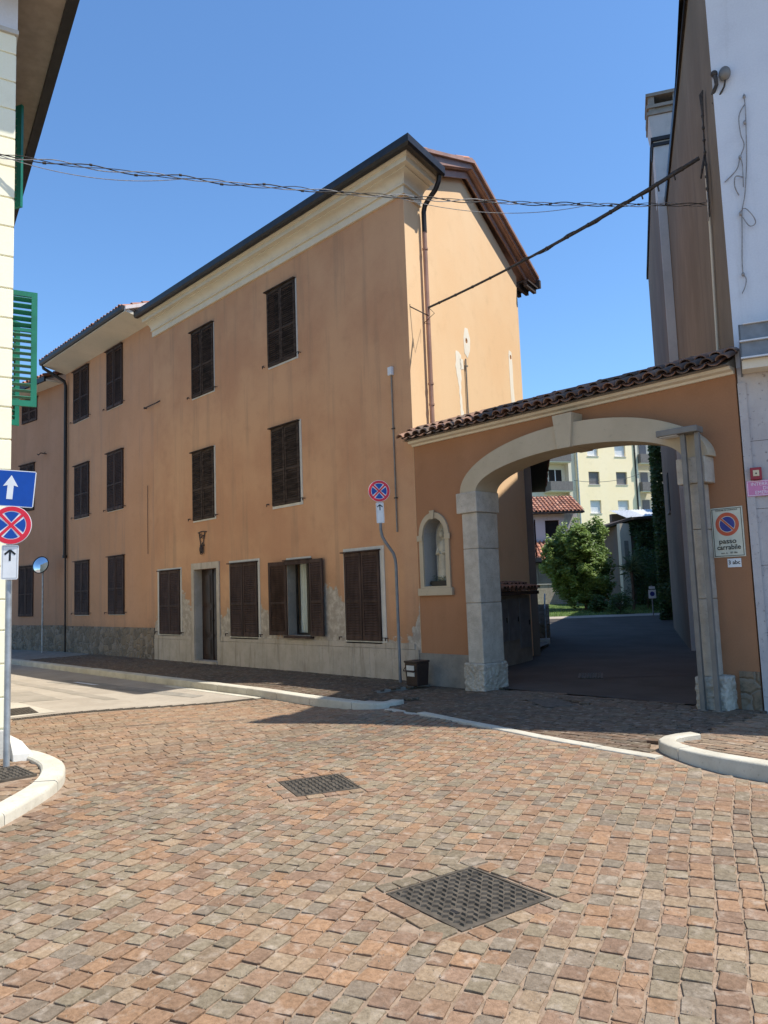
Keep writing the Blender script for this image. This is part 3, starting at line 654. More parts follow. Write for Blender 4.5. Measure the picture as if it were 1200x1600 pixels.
# cornice
c1 = (gn+Vector((0, -1, 0))); mi_ = c1/(1+gn.dot(Vector((0, -1, 0))))
path = [(.02, 0, 0, -1), (10.2, 0, mi_.x, mi_.y), (10.2+gdir.x*.62, gdir.y*.62, gn.x, gn.y)]
cp = [(.0, 8.98), (.05, 8.98), (.05, 9.13), (.095, 9.13), (.095, 9.165), (.075, 9.17), (.09, 9.22), (.13, 9.275), (.19, 9.31), (.235, 9.32), (.235, 9.345), (.345, 9.345), (.345, 9.44), (.375, 9.445), (.40, 9.48), (.40, 9.545), (.0, 9.545)]
m = MB(); m.sweep(path, cp); m.build('cornice', 'cornice', main, smooth=25)
gp = [(.40, 9.50), (.40, 9.62), (.41, 9.62), (.415, 9.52), (.45, 9.485), (.50, 9.485), (.535, 9.52), (.55, 9.62), (.565, 9.64), (.565, 9.50), (.53, 9.455), (.44, 9.455)]
path2 = [(-.05, 0, 0, -1), (10.2, 0, mi_.x, mi_.y), (10.2+gdir.x*.66, gdir.y*.66, gn.x, gn.y)]
m = MB(); m.sweep(path2, gp); m.sweep([(p[0], p[1], p[2], p[3]) for p in path2], [(.0, 9.548), (.0, 9.60), (.42, 9.60), (.42, 9.548)]); gut = m.build('gutter', 'gutter', main, smooth=30)
# downpipe: from gutter end down the gable
def gp3(s, o, z): p = GL+gdir*s+gn*o; return (p.x, p.y, z)
m = MB(); m.tube([gp3(.58, .48, 9.52), gp3(.58, .46, 9.36), gp3(.59, .38, 9.22), gp3(.60, .22, 9.08), gp3(.61, .12, 8.98), gp3(.61, .09, 8.86), gp3(.61, .09, 8.45)], .048, 12); m.build('downpipe_elbow', 'gutter', main, smooth=50)
m = MB(); m.tube([gp3(.61, .085, 8.47), gp3(.61, .085, 4.6)], .045, 12)
for z in (8.1, 5.45, 5.05): m.tube([gp3(.61, .085, z), gp3(.61, .085, z+.035)], .056, 12)
m.build('downpipe', 'copper', main, smooth=50)
# roof slabs
def P3(p): return (p[0]-OX, p[1]-9.85, p[2])
F0, F1, F2 = (-9.33, 9.36, 9.56), (-10.15, 12.42, 10.70), (-11.07, 15.86, 9.28)
L0, L1, L2 = (-20.05, 9.36, 9.56), (-20.05, 12.42, 10.70), (-20.05, 15.86, 9.28)
m = MB()
for a, b, c, d in ((F0, F1, L1, L0), (F1, F2, L2, L1)):
    V = [P3(p) for p in (a, b, c, d)]; V2 = [(p[0], p[1], p[2]+.07) for p in V]
    m.add(V+V2, [(0, 1, 2, 3), (7, 6, 5, 4), (0, 4, 5, 1), (1, 5, 6, 2), (2, 6, 7, 3), (3, 7, 4, 0)])
m.build('roof_deck', 'copper', main)
m = MB(); q0 = Vector(P3(L0))+Vector((0, .30, .15)); q1 = Vector(P3(L1))+Vector((0, 0, .07)); tiles(m, q0, (1, 0, 0), q1-q0, 10.6, (q1-q0).length, .22, .38, TERRA, lim=lambda q: 10.45-q*.24)
q0 = Vector(P3(L2))+Vector((0, 0, .07)); tiles(m, q0, (1, 0, 0), q1-q0, 10.2, (q1-q0).length, .22, .38, TERRA, lim=lambda q: 8.75+q*.26)
m.build('roof_tiles', 'tile', main, colors=True, smooth=50)
# brown metal verge boards following the gable slope
def verge(o, zt, h, th, s0=.62, name='verge_board', mat='copper'):
    m = MB(); pts = [(s0, 10.79-(2.57-s0)*.40), (2.57, 10.79), (6.13, 9.39)]
    top = [(s, z+zt) for s, z in pts]; bot = [(s, z+zt-h) for s, z in reversed(pts)]
    m.prism(top+bot, -o-th, -o); return gobj(m, name, mat)
verge(.22, .0, .20, .04, .5); verge(.10, -.24, .14, .03, .75)
m = MB(); pts = [(.62, 9.83), (2.57, 10.60), (6.10, 9.21)]
m.prism([(s, z+.02) for s, z in pts]+[(s, z-.03) for s, z in reversed(pts)], -.22, .0); gobj(m, 'verge_soffit', 'copper')
m = MB(); pts = [(.2, 9.86), (2.57, 10.80), (6.2, 9.38)]; m.prism([(s, z+.035) for s, z in pts]+[(s, z) for s, z in reversed(pts)], -.28, -.05); gobj(m, 'verge_flashing', 'copper')
m = MB(); m.box(5.43, 6.10, -.30, .3, 9.02, 9.06); m.box(6.10, 6.20, -.34, .3, 9.06, 9.26)
for i in range(3): m.box(5.43, 6.05, -.26+i*.2, -.18+i*.2, 8.90, 9.02)
gobj(m, 'rear_eave', 'iron')
m = MB(); m.box(-.05, .42, -.14, .05, 9.90, 9.93); m.box(-.02, .38, -.10, .04, 9.80, 9.90); gobj(m, 'ridge_flashing', 'gutter')
# iron lantern bracket over the door
t = thing('iron_bracket', 'rusty wrought iron lamp bracket on the wall above the door', 'wall bracket', (-17.36, 9.85, 2.97))
m = MB()
for dx in (-.16, .13): m.tube([(dx, -.02, .27), (dx*.5, -.03, .02), (dx*.15, -.05, -.22)], .012, 6)
m.tube([(-.20, -.02, .27), (0, -.03, .29), (.20, -.02, .27)], .014, 6); m.tube([(-.12, -.02, -.06), (.10, -.02, -.06)], .012, 6)
m.build('frame', 'iron', t, smooth=50)
for k in range(3):
    qx, qz, r = ((-.06, .17, .07), (.05, .15, .06), (0, -.03, .05))[k]
    m = MB(); m.tube([(qx+r*math.cos(a*.5)*(1-a*.05), -.03-.01*math.sin(a), qz+r*math.sin(a*.5)*(1-a*.05)) for a in range(14)], .009, 5); m.build('scroll', 'iron', t, smooth=50)
for s in (-1, 1): m = MB(); m.tube([(s*.03, -.04, -.10), (s*.06, -.05, -.20), (s*.05, -.05, -.27), (s*.01, -.05, -.28)], .013, 6); m.build('scroll', 'iron', t, smooth=50)
m = MB(); m.ball((.01, -.06, -.16), .05, .05, .10, n=8); m.build('socket', 'iron', t, smooth=60)
# white conduit with a box on the facade
t = thing('wall_conduit', 'thin vertical grey conduit with small white box on the orange facade', 'conduit', (-10.29, 9.85, 0))
m = MB(); m.tube([(0, -.02, 2.68), (0, -.02, 5.62)], .014, 8); m.build('pipe', 'cement', t, smooth=50)
m = MB(); m.box(-.05, .05, -.07, 0, 5.62, 5.78); m.build('junction_box', 'rollw', t, bevel=.01)
m = MB()
for z in (4.6, 3.3): m.box(-.035, .035, -.036, 0, z, z+.02)
m.build('clip', 'iron', t)
t = thing('wall_cable', 'thin dark vertical cable on the wall where the two orange houses meet', 'cable', (-20.38, 9.85, 0))
m = MB(); m.tube([(0, -.012, 4.8), (-.01, -.012, 3.9), (0, -.012, 2.88)], .007, 6); m.build('wire', 'iron', t)
t = thing('iron_stay', 'short bent iron rod fixed between the two orange house fronts', 'iron rod', (-20.44, 9.85, 7.03))
m = MB(); m.tube([(0, -.0, 0), (0, -.08, -.01), (.8, -.09, -.01), (.82, 0, .05)], .018, 8); m.ball((0, -.06, 0), .035, .035, .035, n=6); m.build('rod', 'iron', t, smooth=50)
# ================================================================ MIDDLE HOUSE
mid = thing('plastered_house', 'three-storey orange-brown house in the middle with wide white soffit and rubble base', 'house', (-26.6, 9.85, 0))
OM = -26.6
mw = [(-25.86, -24.60, 7.58, 9.34), (-23.16, -22.03, 7.50, 9.36), (-25.73, -24.54, 4.34, 6.10), (-23.12, -21.99, 4.33, 6.12), (-25.67, -24.52, 1.20, 2.93), (-23.04, -21.94, 1.21, 2.94)]
m = MB(); m.prism(rect(0, 6.59, -.2, 9.50), .012, .34, holes=[rect(a-OM, b-OM, c, d) for a, b, c, d in mw]); m.box(0, 6.58, 5, 5.2, -.2, 9.3); m.build('front_wall', 'mid', mid)
for a, b, c, d in mw: window(mid, a-OM, b-OM, c, d, 'wood', None, y=.012)
m = MB(); m.box(0, 6.58, -.03, .011, -.2, .84); m.build('rubble_base', 'rubble', mid)
m = MB(); V = [(0, .01, 9.45), (6.5, .01, 9.45), (6.5, -.78, 9.62), (0, -.78, 9.62), (0, .01, 9.50), (6.5, .01, 9.50), (6.5, -.78, 9.72), (0, -.78, 9.72)]
m.add(V, [(0, 1, 2, 3), (4, 5, 6, 7), (0, 1, 5, 4), (1, 2, 6, 5), (2, 3, 7, 6), (3, 0, 4, 7)]); m.build('soffit', 'soffit', mid)
m = MB(); pf = [(.72, 9.70), (.72, 9.80), (.86, 9.82), (.86, 9.70), (.83, 9.65), (.75, 9.65)]; m.sweep([(-.1, 0, 0, -1), (6.42, 0, 0, -1)], pf); m.build('gutter', 'gutter', mid, smooth=30)
m = MB(); m.tube([(.02, -.78, 9.68), (.0, -.74, 9.55), (.12, -.55, 9.4), (.2, -.12, 9.15), (.2, -.07, 9.0), (.2, -.07, 3.2)], .055, 10); m.tube([(.2, -.07, 3.2), (.2, -.07, 3.1)], .075, 10); m.tube([(.2, -.05, 3.1), (.22, -.05, -.1)], .03, 8); m.build('downpipe', 'gutter', mid, smooth=50)
m = MB(); a = Vector((0, -.84, 9.74)); b = Vector((0, 2.6, 11.0)); tiles(m, a, (1, 0, 0), b-a, 6.45, (b-a).length, .21, .36, TERRA); m.build('roof_tiles', 'tile', mid, colors=True, smooth=50)
m = MB(); m.add([(6.5, -.80, 9.66), (6.5, 2.6, 10.9), (6.5, 2.6, 10.99), (6.5, -.80, 9.76), (6.56, -.80, 9.66), (6.56, 2.6, 10.9), (6.56, 2.6, 10.99), (6.56, -.80, 9.76)], [(0, 1, 2, 3), (7, 6, 5, 4), (0, 4, 5, 1), (1, 5, 6, 2), (2, 6, 7, 3), (3, 7, 4, 0)]); m.add([(0, -.7, 9.70), (6.5, -.7, 9.70), (6.5, 2.6, 10.95), (0, 2.6, 10.95)], [(0, 1, 2, 3)]); m.add([(0, 5.5, 9.4), (6.5, 5.5, 9.4), (6.5, 2.6, 10.95), (0, 2.6, 10.95)], [(0, 1, 2, 3)]); m.build('roof_deck', 'pinkw', mid)
# ================================================================ FAR HOUSE
far = thing('plastered_house', 'brown-pink house at the far left end behind the round mirror', 'house', (-26.6, 9.85, 0), 188)
fw = [(2.15, 3.2, 4.95, 6.65), (2.15, 3.2, 1.17, 2.95), (2.0, 3.1, 8.2, 9.05), (6.2, 7.3, 4.95, 6.65), (6.2, 7.3, 1.17, 2.95)]
def mir(m):  # the far house grows to the left, so its front faces local +y
    m.v = [(x, -y, z) for x, y, z in m.v]; return m
m = MB(); m.prism(rect(.02, 13, -.2, 9.2), .012, .34, holes=[rect(a, b, c, d) for a, b, c, d in fw]); mir(m).build('front_wall', 'far', far)
for a, b, c, d in fw:
    w = b-a; h = d-c; m = MB(); m.box(a, b, .18, .2, c, d); wo = mir(m).build('window', 'black', far)
    for k in (0, 1):
        m = MB(); leaf_mesh(m, w/2-.004, h-.02, Matrix.Translation((a+k*w/2+.002, .008-.006*k, c+.01))); mir(m).build('shutter', 'wood', wo)
    m = MB(); m.box(a-.05, b+.05, -.07, .01, d, d+.03); mir(m).build('drip_rail', 'wood', wo)
m = MB(); m.box(.02, 13, -.025, .011, -.2, .86); mir(m).build('rubble_base', 'rubble', far)
m = MB(); m.box(.3, 13, -.55, .3, 9.2, 9.26); m.box(.3, 13, -.62, -.55, 9.18, 9.34, 1); mir(m).build('eave', ['soffit', 'gutter'], far)
m = MB(); a = Vector((.3, .6, 9.34)); b = Vector((.3, -2.6, 10.6)); tiles(m, a, (1, 0, 0), b-a, 12.5, (b-a).length, .24, .4, TERRA); m.add([(.3, .55, 9.3), (13, .55, 9.3), (13, -2.6, 10.55), (.3, -2.6, 10.55)], [(0, 1, 2, 3)], 0, None, (.3, .2, .15)); m.build('roof_tiles', 'tile', far, colors=True, smooth=50)
t = thing('wall_insulator', 'small dark cable hook on the far brown-pink wall near the drainpipe', 'cable hook', (-27.9, 9.6, 6.86))
m = MB(); m.tube([(0, .1, 0), (-.05, -.1, .03), (-.12, -.15, -.04), (-.2, -.16, .0)], .02, 6); m.tube([(.0, -.02, .0), (.25, -.05, .02)], .012, 6); m.build('hook', 'iron', t, smooth=50)
# ================================================================ GATEWAY
AX = -9.8
gate = thing('gateway_wall', 'terracotta gateway wall with broad pale stone arch and tiled coping', 'gateway', (AX, 9.85, 0))
cx = -6.43-AX; hs = 1.76; sp = 3.17
opening = [(cx-hs-.1, -.2)]+[(cx-hs-.1, sp)]+list(reversed(arc(cx, sp, hs+.1, .55, 0, 180, 24)))[1:-1]+[(cx+hs+.1, sp), (cx+hs+.1, -.2)]
nx0, nx1 = .165, .70; ncx = (nx0+nx1)/2; nr = (nx1-nx0)/2
niche = [(nx0, 1.66), (nx1, 1.66)]+[(p[0], p[1]) for p in arc(ncx, 2.55, nr, .30, 0, 180, 14)]
outer = [(0.005, -.2)]+opening+[(5.79, -.2), (5.79, 4.26), (.005, 4.26)]
m = MB(); m.prism(outer, .0, .34, holes=[niche]); m.build('wall', 'archw', gate)
m = MB(); m.prism([(nx0-.02, 1.64), (nx1+.02, 1.64), (nx1+.02, 2.9), (nx0-.02, 2.9)], .30, .33)
nb = m.build('niche_back', 'niche', gate)
# niche frame
fo = [(nx0-.09, 1.63)]+[(nx1+.09, 1.63)]+arc(ncx, 2.55, nr+.09, .40, 0, 180, 16); 
m = MB(); m.prism(fo, -.035, -.001, holes=[niche]); 
for a, b in ((nx0-.13, nx0+.003), (nx1-.003, nx1+.13)): m.box(a, b, -.05, -.0355, 2.46, 2.56)
m.prism([(ncx-.055, 2.98), (ncx-.035, 2.83), (ncx+.035, 2.83), (ncx+.055, 2.98)], -.06, -.036)
nf = m.build('niche_frame', 'arch', gate, bevel=.005)
m = MB(); m.box(nx0-.14, nx1+.14, -.06, .0, 1.50, 1.628); m.build('niche_sill', 'arch', gate, bevel=.006)
m = MB(); m.box(nx0-.001, nx1+.001, .0, .3, 1.60, 1.662); m.build('niche_floor', 'arch', gate)
m = MB()  # thin plaster lining of the niche sides
li = [(nx0, 1.665)]+[(nx0, 2.55)]+list(reversed(arc(ncx, 2.55, nr, .30, 0, 180, 14)))[1:-1]+[(nx1, 2.55), (nx1, 1.665)]
lo = [(nx1-.006, 1.665), (nx1-.006, 2.55)]+arc(ncx, 2.55, nr-.006, .294, 0, 180, 14)[1:-1]+[(nx0+.006, 2.55), (nx0+.006, 1.665)]
m.prism(li+lo, .0, .30); m.build('niche_lining', 'niche', gate)
# relief figure
t = thing('relief_carving', 'worn stone relief of a robed standing figure inside the wall niche', 'carving', (AX+ncx, 9.85, 0))
m = MB(); pts = [(0, 1.70, .13), (0, 1.85, .14), (0, 2.0, .12), (0, 2.15, .115), (-.005, 2.28, .10), (0, 2.38, .11), (0, 2.44, .085), (0, 2.475, .04), (0, 2.50, .038)]
V = []; F = []; nn_ = 12
for x, z, r in pts:
    for k in range(nn_):
        th = 2*math.pi*k/nn_; fold = 1+.10*math.sin(th*5+z*6); V.append((x+r*math.cos(th)*fold, .235+r*.8*math.sin(th)*fold, z))
for i in range(len(pts)-1):
    for k in range(nn_): F.append((i*nn_+k, i*nn_+(k+1) % nn_, (i+1)*nn_+(k+1) % nn_, (i+1)*nn_+k))
m.add(V, F); m.ball((0, .19, 2.575), .052, .055, .068, n=8); m.ball((0, .22, 2.58), .075, .05, .09, n=8)
m.tube([(.1, .22, 2.40), (.13, .17, 2.25), (.03, .15, 2.24)], .03, 8); m.tube([(-.1, .22, 2.40), (-.12, .17, 2.22), (-.02, .15, 2.25)], .03, 8)
m.build('figure', 'relief', t, smooth=60)
m = MB(); m.prism([(-.22, 1.665), (.22, 1.665)]+arc(0, 2.5, .22, .29, 0, 180, 10), .270, .299); m.box(-.2, .2, .2, .27, 1.665, 1.72); m.build('back_slab', 'relief', t)
t = thing('flower_trough', 'dark trough of small faded flowers on the niche sill', 'flower trough', (AX+ncx, 9.85, 1.664))
m = MB(); m.box(-.17, .24, .05, .16, 0, .09); m.ball((-.19, .08, .06), .03, .03, .035, n=6); m.build('trough', 'plantpot', t, bevel=.008)
m = MB()
for i in range(260):
    p = Vector((random.uniform(-.16, .23), random.uniform(.05, .17), .09+random.random()**1.5*.09)); q = Matrix.Translation(p) @ Matrix.Rotation(random.random()*6, 4, 'Z') @ Matrix.Rotation(random.uniform(-1, 1), 4, 'X')
    s = random.uniform(.008, .018); m.add([(-s, 0, 0), (0, -s*.5, 0), (s, 0, 0), (0, s*.5, 0)], [(0, 1, 2, 3)], 0, q, (random.random(),)*3)
m.build('flowers', 'ivy', t, colors=True, fixn=False)
# arch ring
YA = -.23; YB = .32
ri = arc(cx, sp, hs, .44, 180, 0, 40); ro = arc(cx, sp, hs+.34, .79, 0, 180, 40)
m = MB(); m.prism(ri+ro, YA, YB); m.build('arch_ring', 'arch', gate, smooth=25, bevel=.006)
m = MB(); m.prism([(cx-.17, sp+.93), (cx-.11, sp+.425), (cx+.11, sp+.425), (cx+.17, sp+.93)], YA-.05, YB+.01); m.build('keystone', 'arch', gate, bevel=.008)
for s in (-1, 1):
    xi = cx+s*hs; 
    a, b = (xi-.33, xi) if s < 0 else (xi, xi+.21)
    YC = .30
    m = MB()
    for z0, z1 in ((.40, 1.36), (1.364, 2.24), (2.244, 2.83)): m.box(a+random.uniform(0, .006), b-random.uniform(0, .006), YA+.003+random.uniform(0, .006), YC, z0, z1)
    m.build('pier', 'pier', gate, bevel=.012)
    m = MB(); m.box(a-.08, b+.03 if s < 0 else b+.09, YA-.03, YC+.02, 2.832, 3.168); m.build('impost', 'pier', gate, bevel=.012)
    m = MB(); lo_, hi_ = (a-.045, b+.05) if s < 0 else (a-.03, b+.15)
    n1 = 8; V = []; F = []
    m.box(lo_, hi_, YA-.06, YC+.02, -.12, .398); pl = m.build('pier_base', 'rough', gate, bevel=.02)
    ss = pl.modifiers.new('sub', 'SUBSURF'); ss.subdivision_type = 'SIMPLE'; ss.levels = 5; ss.render_levels = 5
    tx = bpy.data.textures.new('rough', 'CLOUDS'); tx.noise_scale = .055; dm = pl.modifiers.new('disp', 'DISPLACE'); dm.texture = tx; dm.strength = .045; dm.mid_level = .5
m = MB(); m.box(-.03, cx-hs-.4, -.022, -.001, -.15, .50); m.box(cx+hs+.42, 5.79, -.03, -.001, -.15, .46, 1); m.build('wall_base', ['cement', 'rubble'], gate)
m = MB(); m.sweep([(0.0, 0, 0, -1), (5.79, 0, 0, -1)], [(0, 4.18), (.04, 4.18), (.05, 4.21), (.13, 4.225), (.15, 4.262), (0, 4.262)]); m.build('coping_band', 'cornice', gate)
m = MB(); a = Vector((-.02, -.30, 4.27)); b = Vector((-.02, .17, 4.50)); tiles(m, a, (1, 0, 0), b-a, 5.82, (b-a).length, .20, .30, DARKT)
a2 = Vector((-.02, .64, 4.27)); tiles(m, a2, (1, 0, 0), b-a2, 5.82, (b-a2).length, .20, .30, DARKT)
k = 0
while k < 5.8:
    c = random.choice(DARKT); T = Matrix.Translation((k, .17, 4.515)) @ Matrix.Rotation(math.pi/2, 4, 'Y')
    V = []; F = []
    for e, (zz, rr) in enumerate(((0, .10), (.42, .085))):
        for a in range(9): th = math.pi*a/8; V.append((zz+k, .17+math.cos(th)*rr, 4.52+math.sin(th)*rr*.7))
    for a in range(8): F.append((a, a+1, 9+a+1, 9+a))
    m.add(V, F, 0, None, c); k += .38
m.build('coping_tiles', 'tile', gate, colors=True, smooth=50)
m = MB(); m.prism([(-.26, 4.262), (.17, 4.47), (.60, 4.262)], -.01, 5.79, T=Matrix(((0, 1, 0, 0), (1, 0, 0, 0), (0, 0, 1, 0), (0, 0, 0, 1)))); m.build('coping_mortar', 'cement', gate)
# ================================================================ RIGHT BUILDING
RB = thing('corner_building', 'tall white building at the right edge with brown stained flank and stone base', 'building', (-4.0, 9.88, 0), 24)
m = MB(); m.box(0, 10, 0, .3, 4.26, 10.75); m.build('front_wall', 'white', RB)
m = MB(); m.box(0.005, 10, -.02, .3, -.1, 4.255); 
m.build('stone_facing', 'trav', RB)
m = MB(); m.box(-.004, .09, -.045, -.021, -.1, 4.05)
for z in (.9, 1.75, 2.45, 3.3): m.box(.0905, 3, -.022, -.0205, z, z+.005, 1)
m.build('corner_pilaster', ['trav', 'iron'], RB)
# side wall: heading 120 -> local angle 96
S = 96
def side(mb, name, mat, off=0, **k): return mb.build(name, mat, RB, loc=(0, 0, 0), rot=(0, 0, R(S)), **k)
m = MB(); m.box(.001, 8.75, -.30, 0, -.2, 10.69); m.v = [(x, y if True else y, z) for x, y, z in m.v]; side(m, 'side_wall', 'brown')
m = MB(); m.box(-.3, 8.76, -.32, .02, 10.70, 10.74); m.box(-.3, 8.76, .02, .05, 10.66, 10.86, 1); side(m, 'side_eave', ['eave', 'gutter'])
m = MB(); m.box(-.3, 3.45, -.88, .02, 10.60, 10.72); m.box(3.45, 10, -.3, .02, 10.60, 10.72); m.box(-.3, 3.45, -.93, -.88, 10.56, 10.74, 1); m.build('front_eave', ['eave', 'gutter'], RB)
m = MB(); m.box(.5, 9.5, .4, 7, -.1, 10.65); m.build('rear_mass', 'brown', RB)
m = MB(); V = [(-.1, -.9, 10.75), (10, -.9, 10.75), (10, 8, 10.75), (-.85, 8.6, 10.75), (2, 3, 12), (9, 3.5, 12)]
m.add(V, [(0, 1, 5, 4), (1, 2, 5), (2, 3, 4, 5), (3, 0, 4)]); m.build('roof', 'tile', RB)
m = MB(); m.tube([(1.05, .03, 7.55), (1.10, .03, 6.6), (1.42, .03, 4.6)], .02, 8); side(m, 'conduit', 'cornice', smooth=50)
# metal channel canopy
cn = thing('metal_canopy', 'grey metal channel frame of a canopy on the white building corner', 'canopy', (-4.0, 9.88, 4.28), 24)
m = MB(); m.box(.05, 5, -.34, -.33, 0, .43); m.box(.05, 5, -.33, -.02, .0, .012); m.box(.05, 5, -.33, -.02, .21, .222)
m.add([(.05, -.34, 0), (.05, -.34, .43), (.05, -.02, .15), (.05, -.02, -.15), (.07, -.34, 0), (.07, -.34, .43), (.07, -.02, .15), (.07, -.02, -.15)], [(0, 1, 2, 3), (7, 6, 5, 4), (0, 4, 5, 1), (1, 5, 6, 2), (2, 6, 7, 3), (3, 7, 4, 0)]); m.build('channel', 'polegrey', cn)
m = MB()
for z in (.0, .21): m.box(.05, 5, -.38, -.341, z-.006, z+.012)
m.box(.1, 5, -.375, -.341, .421, .43); m.build('flange', 'rollw', cn)
m = MB(); m.box(.06, 5, -.3, -.03, -.12, -.002); m.build('canopy_board', 'cornice', cn)
# rear building and chimney stack along the flank
o2 = Vector((-4.0, 9.88, 0))+hv(120)*8.76
RR = thing('rear_building', 'dark grey rear building behind the gateway with long side wall', 'building', (o2.x, o2.y, 0), 120)
m = MB(); m.prism([(.01, -.2), (7.3, -.2), (7.3, 11.7), (.71, 12.45), (.01, 12.45)], -.35, .20); m.build('side_wall', 'greyw', RR)
m = MB(); m.box(.75, 7.3, -5, -.36, -.2, 11.6); m.build('mass', 'greyw', RR)
m = MB(); m.prism([(.71, 12.46), (7.45, 11.70), (7.45, 11.84), (.71, 12.60)], -5.2, .25); m.build('eave', 'gutter', RR)
for (a, z) in ((4.2, 3.6),):
    m = MB(); m.box(a, a+.7, .201, .22, z, z+1.1); wo = m.build('window', 'black', RR); m = MB(); m.box(a-.05, a+.75, .2, .26, z-.06, z-.005); m.build('window_sill', 'cement', wo)
ch = thing('chimney_stack', 'pale plastered chimney stack with flared top rising behind the brown flank', 'chimney', (o2.x, o2.y, 0), 120)
m = MB(); m.box(-.005, .70, -1.0, .205, 10.88, 12.2); m.box(-.005, .03, .002, .205, -.1, 10.88); m.build('shaft', 'chim', ch, bevel=.008)
m = MB(); m.box(-.04, .74, -1.04, .24, 12.2, 12.28, 1); m.box(-.06, .76, -1.06, .26, 12.33, 12.42, 1); m.box(-.0, .70, -1.0, .2, 12.28, 12.33)
V = [(-.02, -1.02, 12.42), (.72, -1.02, 12.42), (.72, .22, 12.42), (-.02, .22, 12.42), (-.1, -1.12, 12.95), (.82, -1.12, 12.95), (.82, .28, 12.95), (-.1, .28, 12.95)]
m.add(V, [(0, 1, 2, 3), (4, 5, 6, 7), (0, 1, 5, 4), (1, 2, 6, 5), (2, 3, 7, 6), (3, 0, 4, 7)])
m.build('flared_top', ['chim', 'gutter'], ch)
m = MB()
for z in (12.96, 13.14, 13.44): m.box(-.14, .86, -1.16, .31, z, z+.08)
for y in (-1.1, -.45, .12): m.box(-.1, .8, y, y+.14, 12.95, 13.44)
m.box(-.08, .8, -1.1, .26, 12.95, 13.2); m.build('cap', 'cement', ch)
o3 = Vector((-4.0, 9.88, 0))+hv(120)*16.3+hv(30)*.35
bk = thing('garden_shade_block', 'unseen low grey block added beyond the rear building to shade the garden', 'building', (o3.x, o3.y, 0), 116.6)  # added out of view behind the flank to cast shade on the garden
m = MB(); m.box(0, 20, -7, 0, -.2, 8.6); m.build('wall', 'greyw', bk); m = MB(); m.box(-.2, 20.2, -7.2, .05, 8.6, 8.8); m.build('roof', 'tile', bk)
# fixtures on the white wall
def fl(s, o, z): p = Vector((-4.0, 9.88, 0))+hv(24)*s+hv(-66)*o; return (p.x, p.y, z)
def sl(s, o, z): p = Vector((-4.0, 9.88, 0))+hv(120)*s+hv(210)*o; return (p.x, p.y, z)
t = thing('wall_light', 'grey egg-shaped fitting on an arm high on the white wall corner', 'wall light', fl(.18, 0, 8.1))
m = MB(); m.ball((.0, -.06, .07), .075, .07, .095, n=10); m.build('housing', 'steel2', t, smooth=60)
m = MB(); m.tube([(0, -.06, -.02), (-.02, -.06, -.10), (-.10, -.03, -.17), (-.22, .02, -.2)], .014, 6); m.build('arm', 'cable', t, smooth=60)
t = thing('cable_cap', 'black curved cable entry cap at the white wall corner beside the grey fitting', 'cable cap', fl(.05, 0, 8.1))
m = MB(); m.tube([(0, -.05, .10), (.02, -.06, .03), (.02, -.05, -.05), (-.06, .0, -.13)], .026, 8); m.ball((0, -.05, .11), .045, .045, .045, n=8); m.build('cap', 'cable', t, smooth=60)
t = thing('hanging_steel_cable', 'slack grey steel cable with loops hanging down the white wall', 'cable', fl(.3, 0, 6.5))
base = Vector(fl(.3, 0, 6.5))
def rel(pts): return cr([Vector(p)-base for p in pts])
m = MB(); m.tube(rel([fl(.36, .03, 7.84), fl(.36, .04, 7.6), fl(.34, .03, 7.2), fl(.32, .03, 6.9), fl(.27, .03, 6.5), fl(.22, .03, 6.28), fl(.2, .03, 6.0), fl(.17, .03, 5.6), fl(.17, .03, 5.45)]), .007, 6)
m.tube(rel([fl(.36, .03, 7.7), fl(.28, .05, 7.55), fl(.28, .05, 7.3), fl(.31, .04, 7.15), fl(.25, .03, 7.0), fl(.2, .03, 6.85), fl(.05, .02, 6.72)]), .007, 6)
m.tube(rel([fl(.25, .03, 7.0), fl(.27, .03, 6.9), fl(.26, .03, 6.6)]), .006, 6)
m.tube(rel([fl(.2, .04, 6.28), fl(.26, .05, 6.30), fl(.34, .05, 6.18), fl(.36, .05, 6.08), fl(.29, .05, 6.06), fl(.22, .04, 6.2)]), .006, 6)
m.tube(rel([fl(.2, .03, 6.5), fl(.16, .05, 6.62), fl(.18, .05, 6.75), fl(.27, .04, 6.72)]), .008, 6)
m.tube(rel([fl(.17, .03, 5.45), fl(.2, .04, 5.38), fl(.18, .04, 5.28), fl(.14, .05, 5.2)]), .007, 6)
for s, z in ((.36, 7.8), (.34, 7.45), (.25, 7.0), (.2, 6.25), (.17, 5.45)): m.ball(tuple(Vector(fl(s, .035, z))-base), .02, .02, .03, n=6)
m.build('steel_wire', 'cablel', t, smooth=60)
# emergency switch and plates on the stone base
t = thing('emergency_switch', 'small dark red emergency switch box above the pink plate', 'switch box', (-4.0, 9.88, 2.885), 24)
m = MB(); m.box(.055, .185, -.10, -.022, -.075, .075); m.build('box', 'boxred', t, bevel=.006)
m = MB(); m.box(.085, .155, -.108, -.1005, -.035, .04); m.build('cover_glass', 'boxcream', t, bevel=.003)
m = MB(); m.ball((.12, -.108, .0), .01, .006, .01, n=6); m.build('button', 'sblack', t)
t = thing('emergency_plate', 'pink plate with pale letters reading INTERRUTTORE DI EMERGENZA', 'sign', (-4.0, 9.88, 2.705), 24)
m = MB(); m.box(.005, .50, -.052, -.046, -.098, .098); m.build('plate', 'spink', t)
m = MB()
for b in ((.012, .49, .084, .09), (.012, .49, -.09, -.084), (.012, .018, -.084, .084)): m.box(b[0], b[1], -.0535, -.0522, b[2], b[3])
m.build('border', 'splight', t)
for s_, z in (('INTERRUTTORE', .05), ('DI', -.003), ('EMERGENZA', -.055)): text(s_, .058, 'splight', t, (.255 if s_ != 'DI' else .21, -.0535, z), sx=.98)
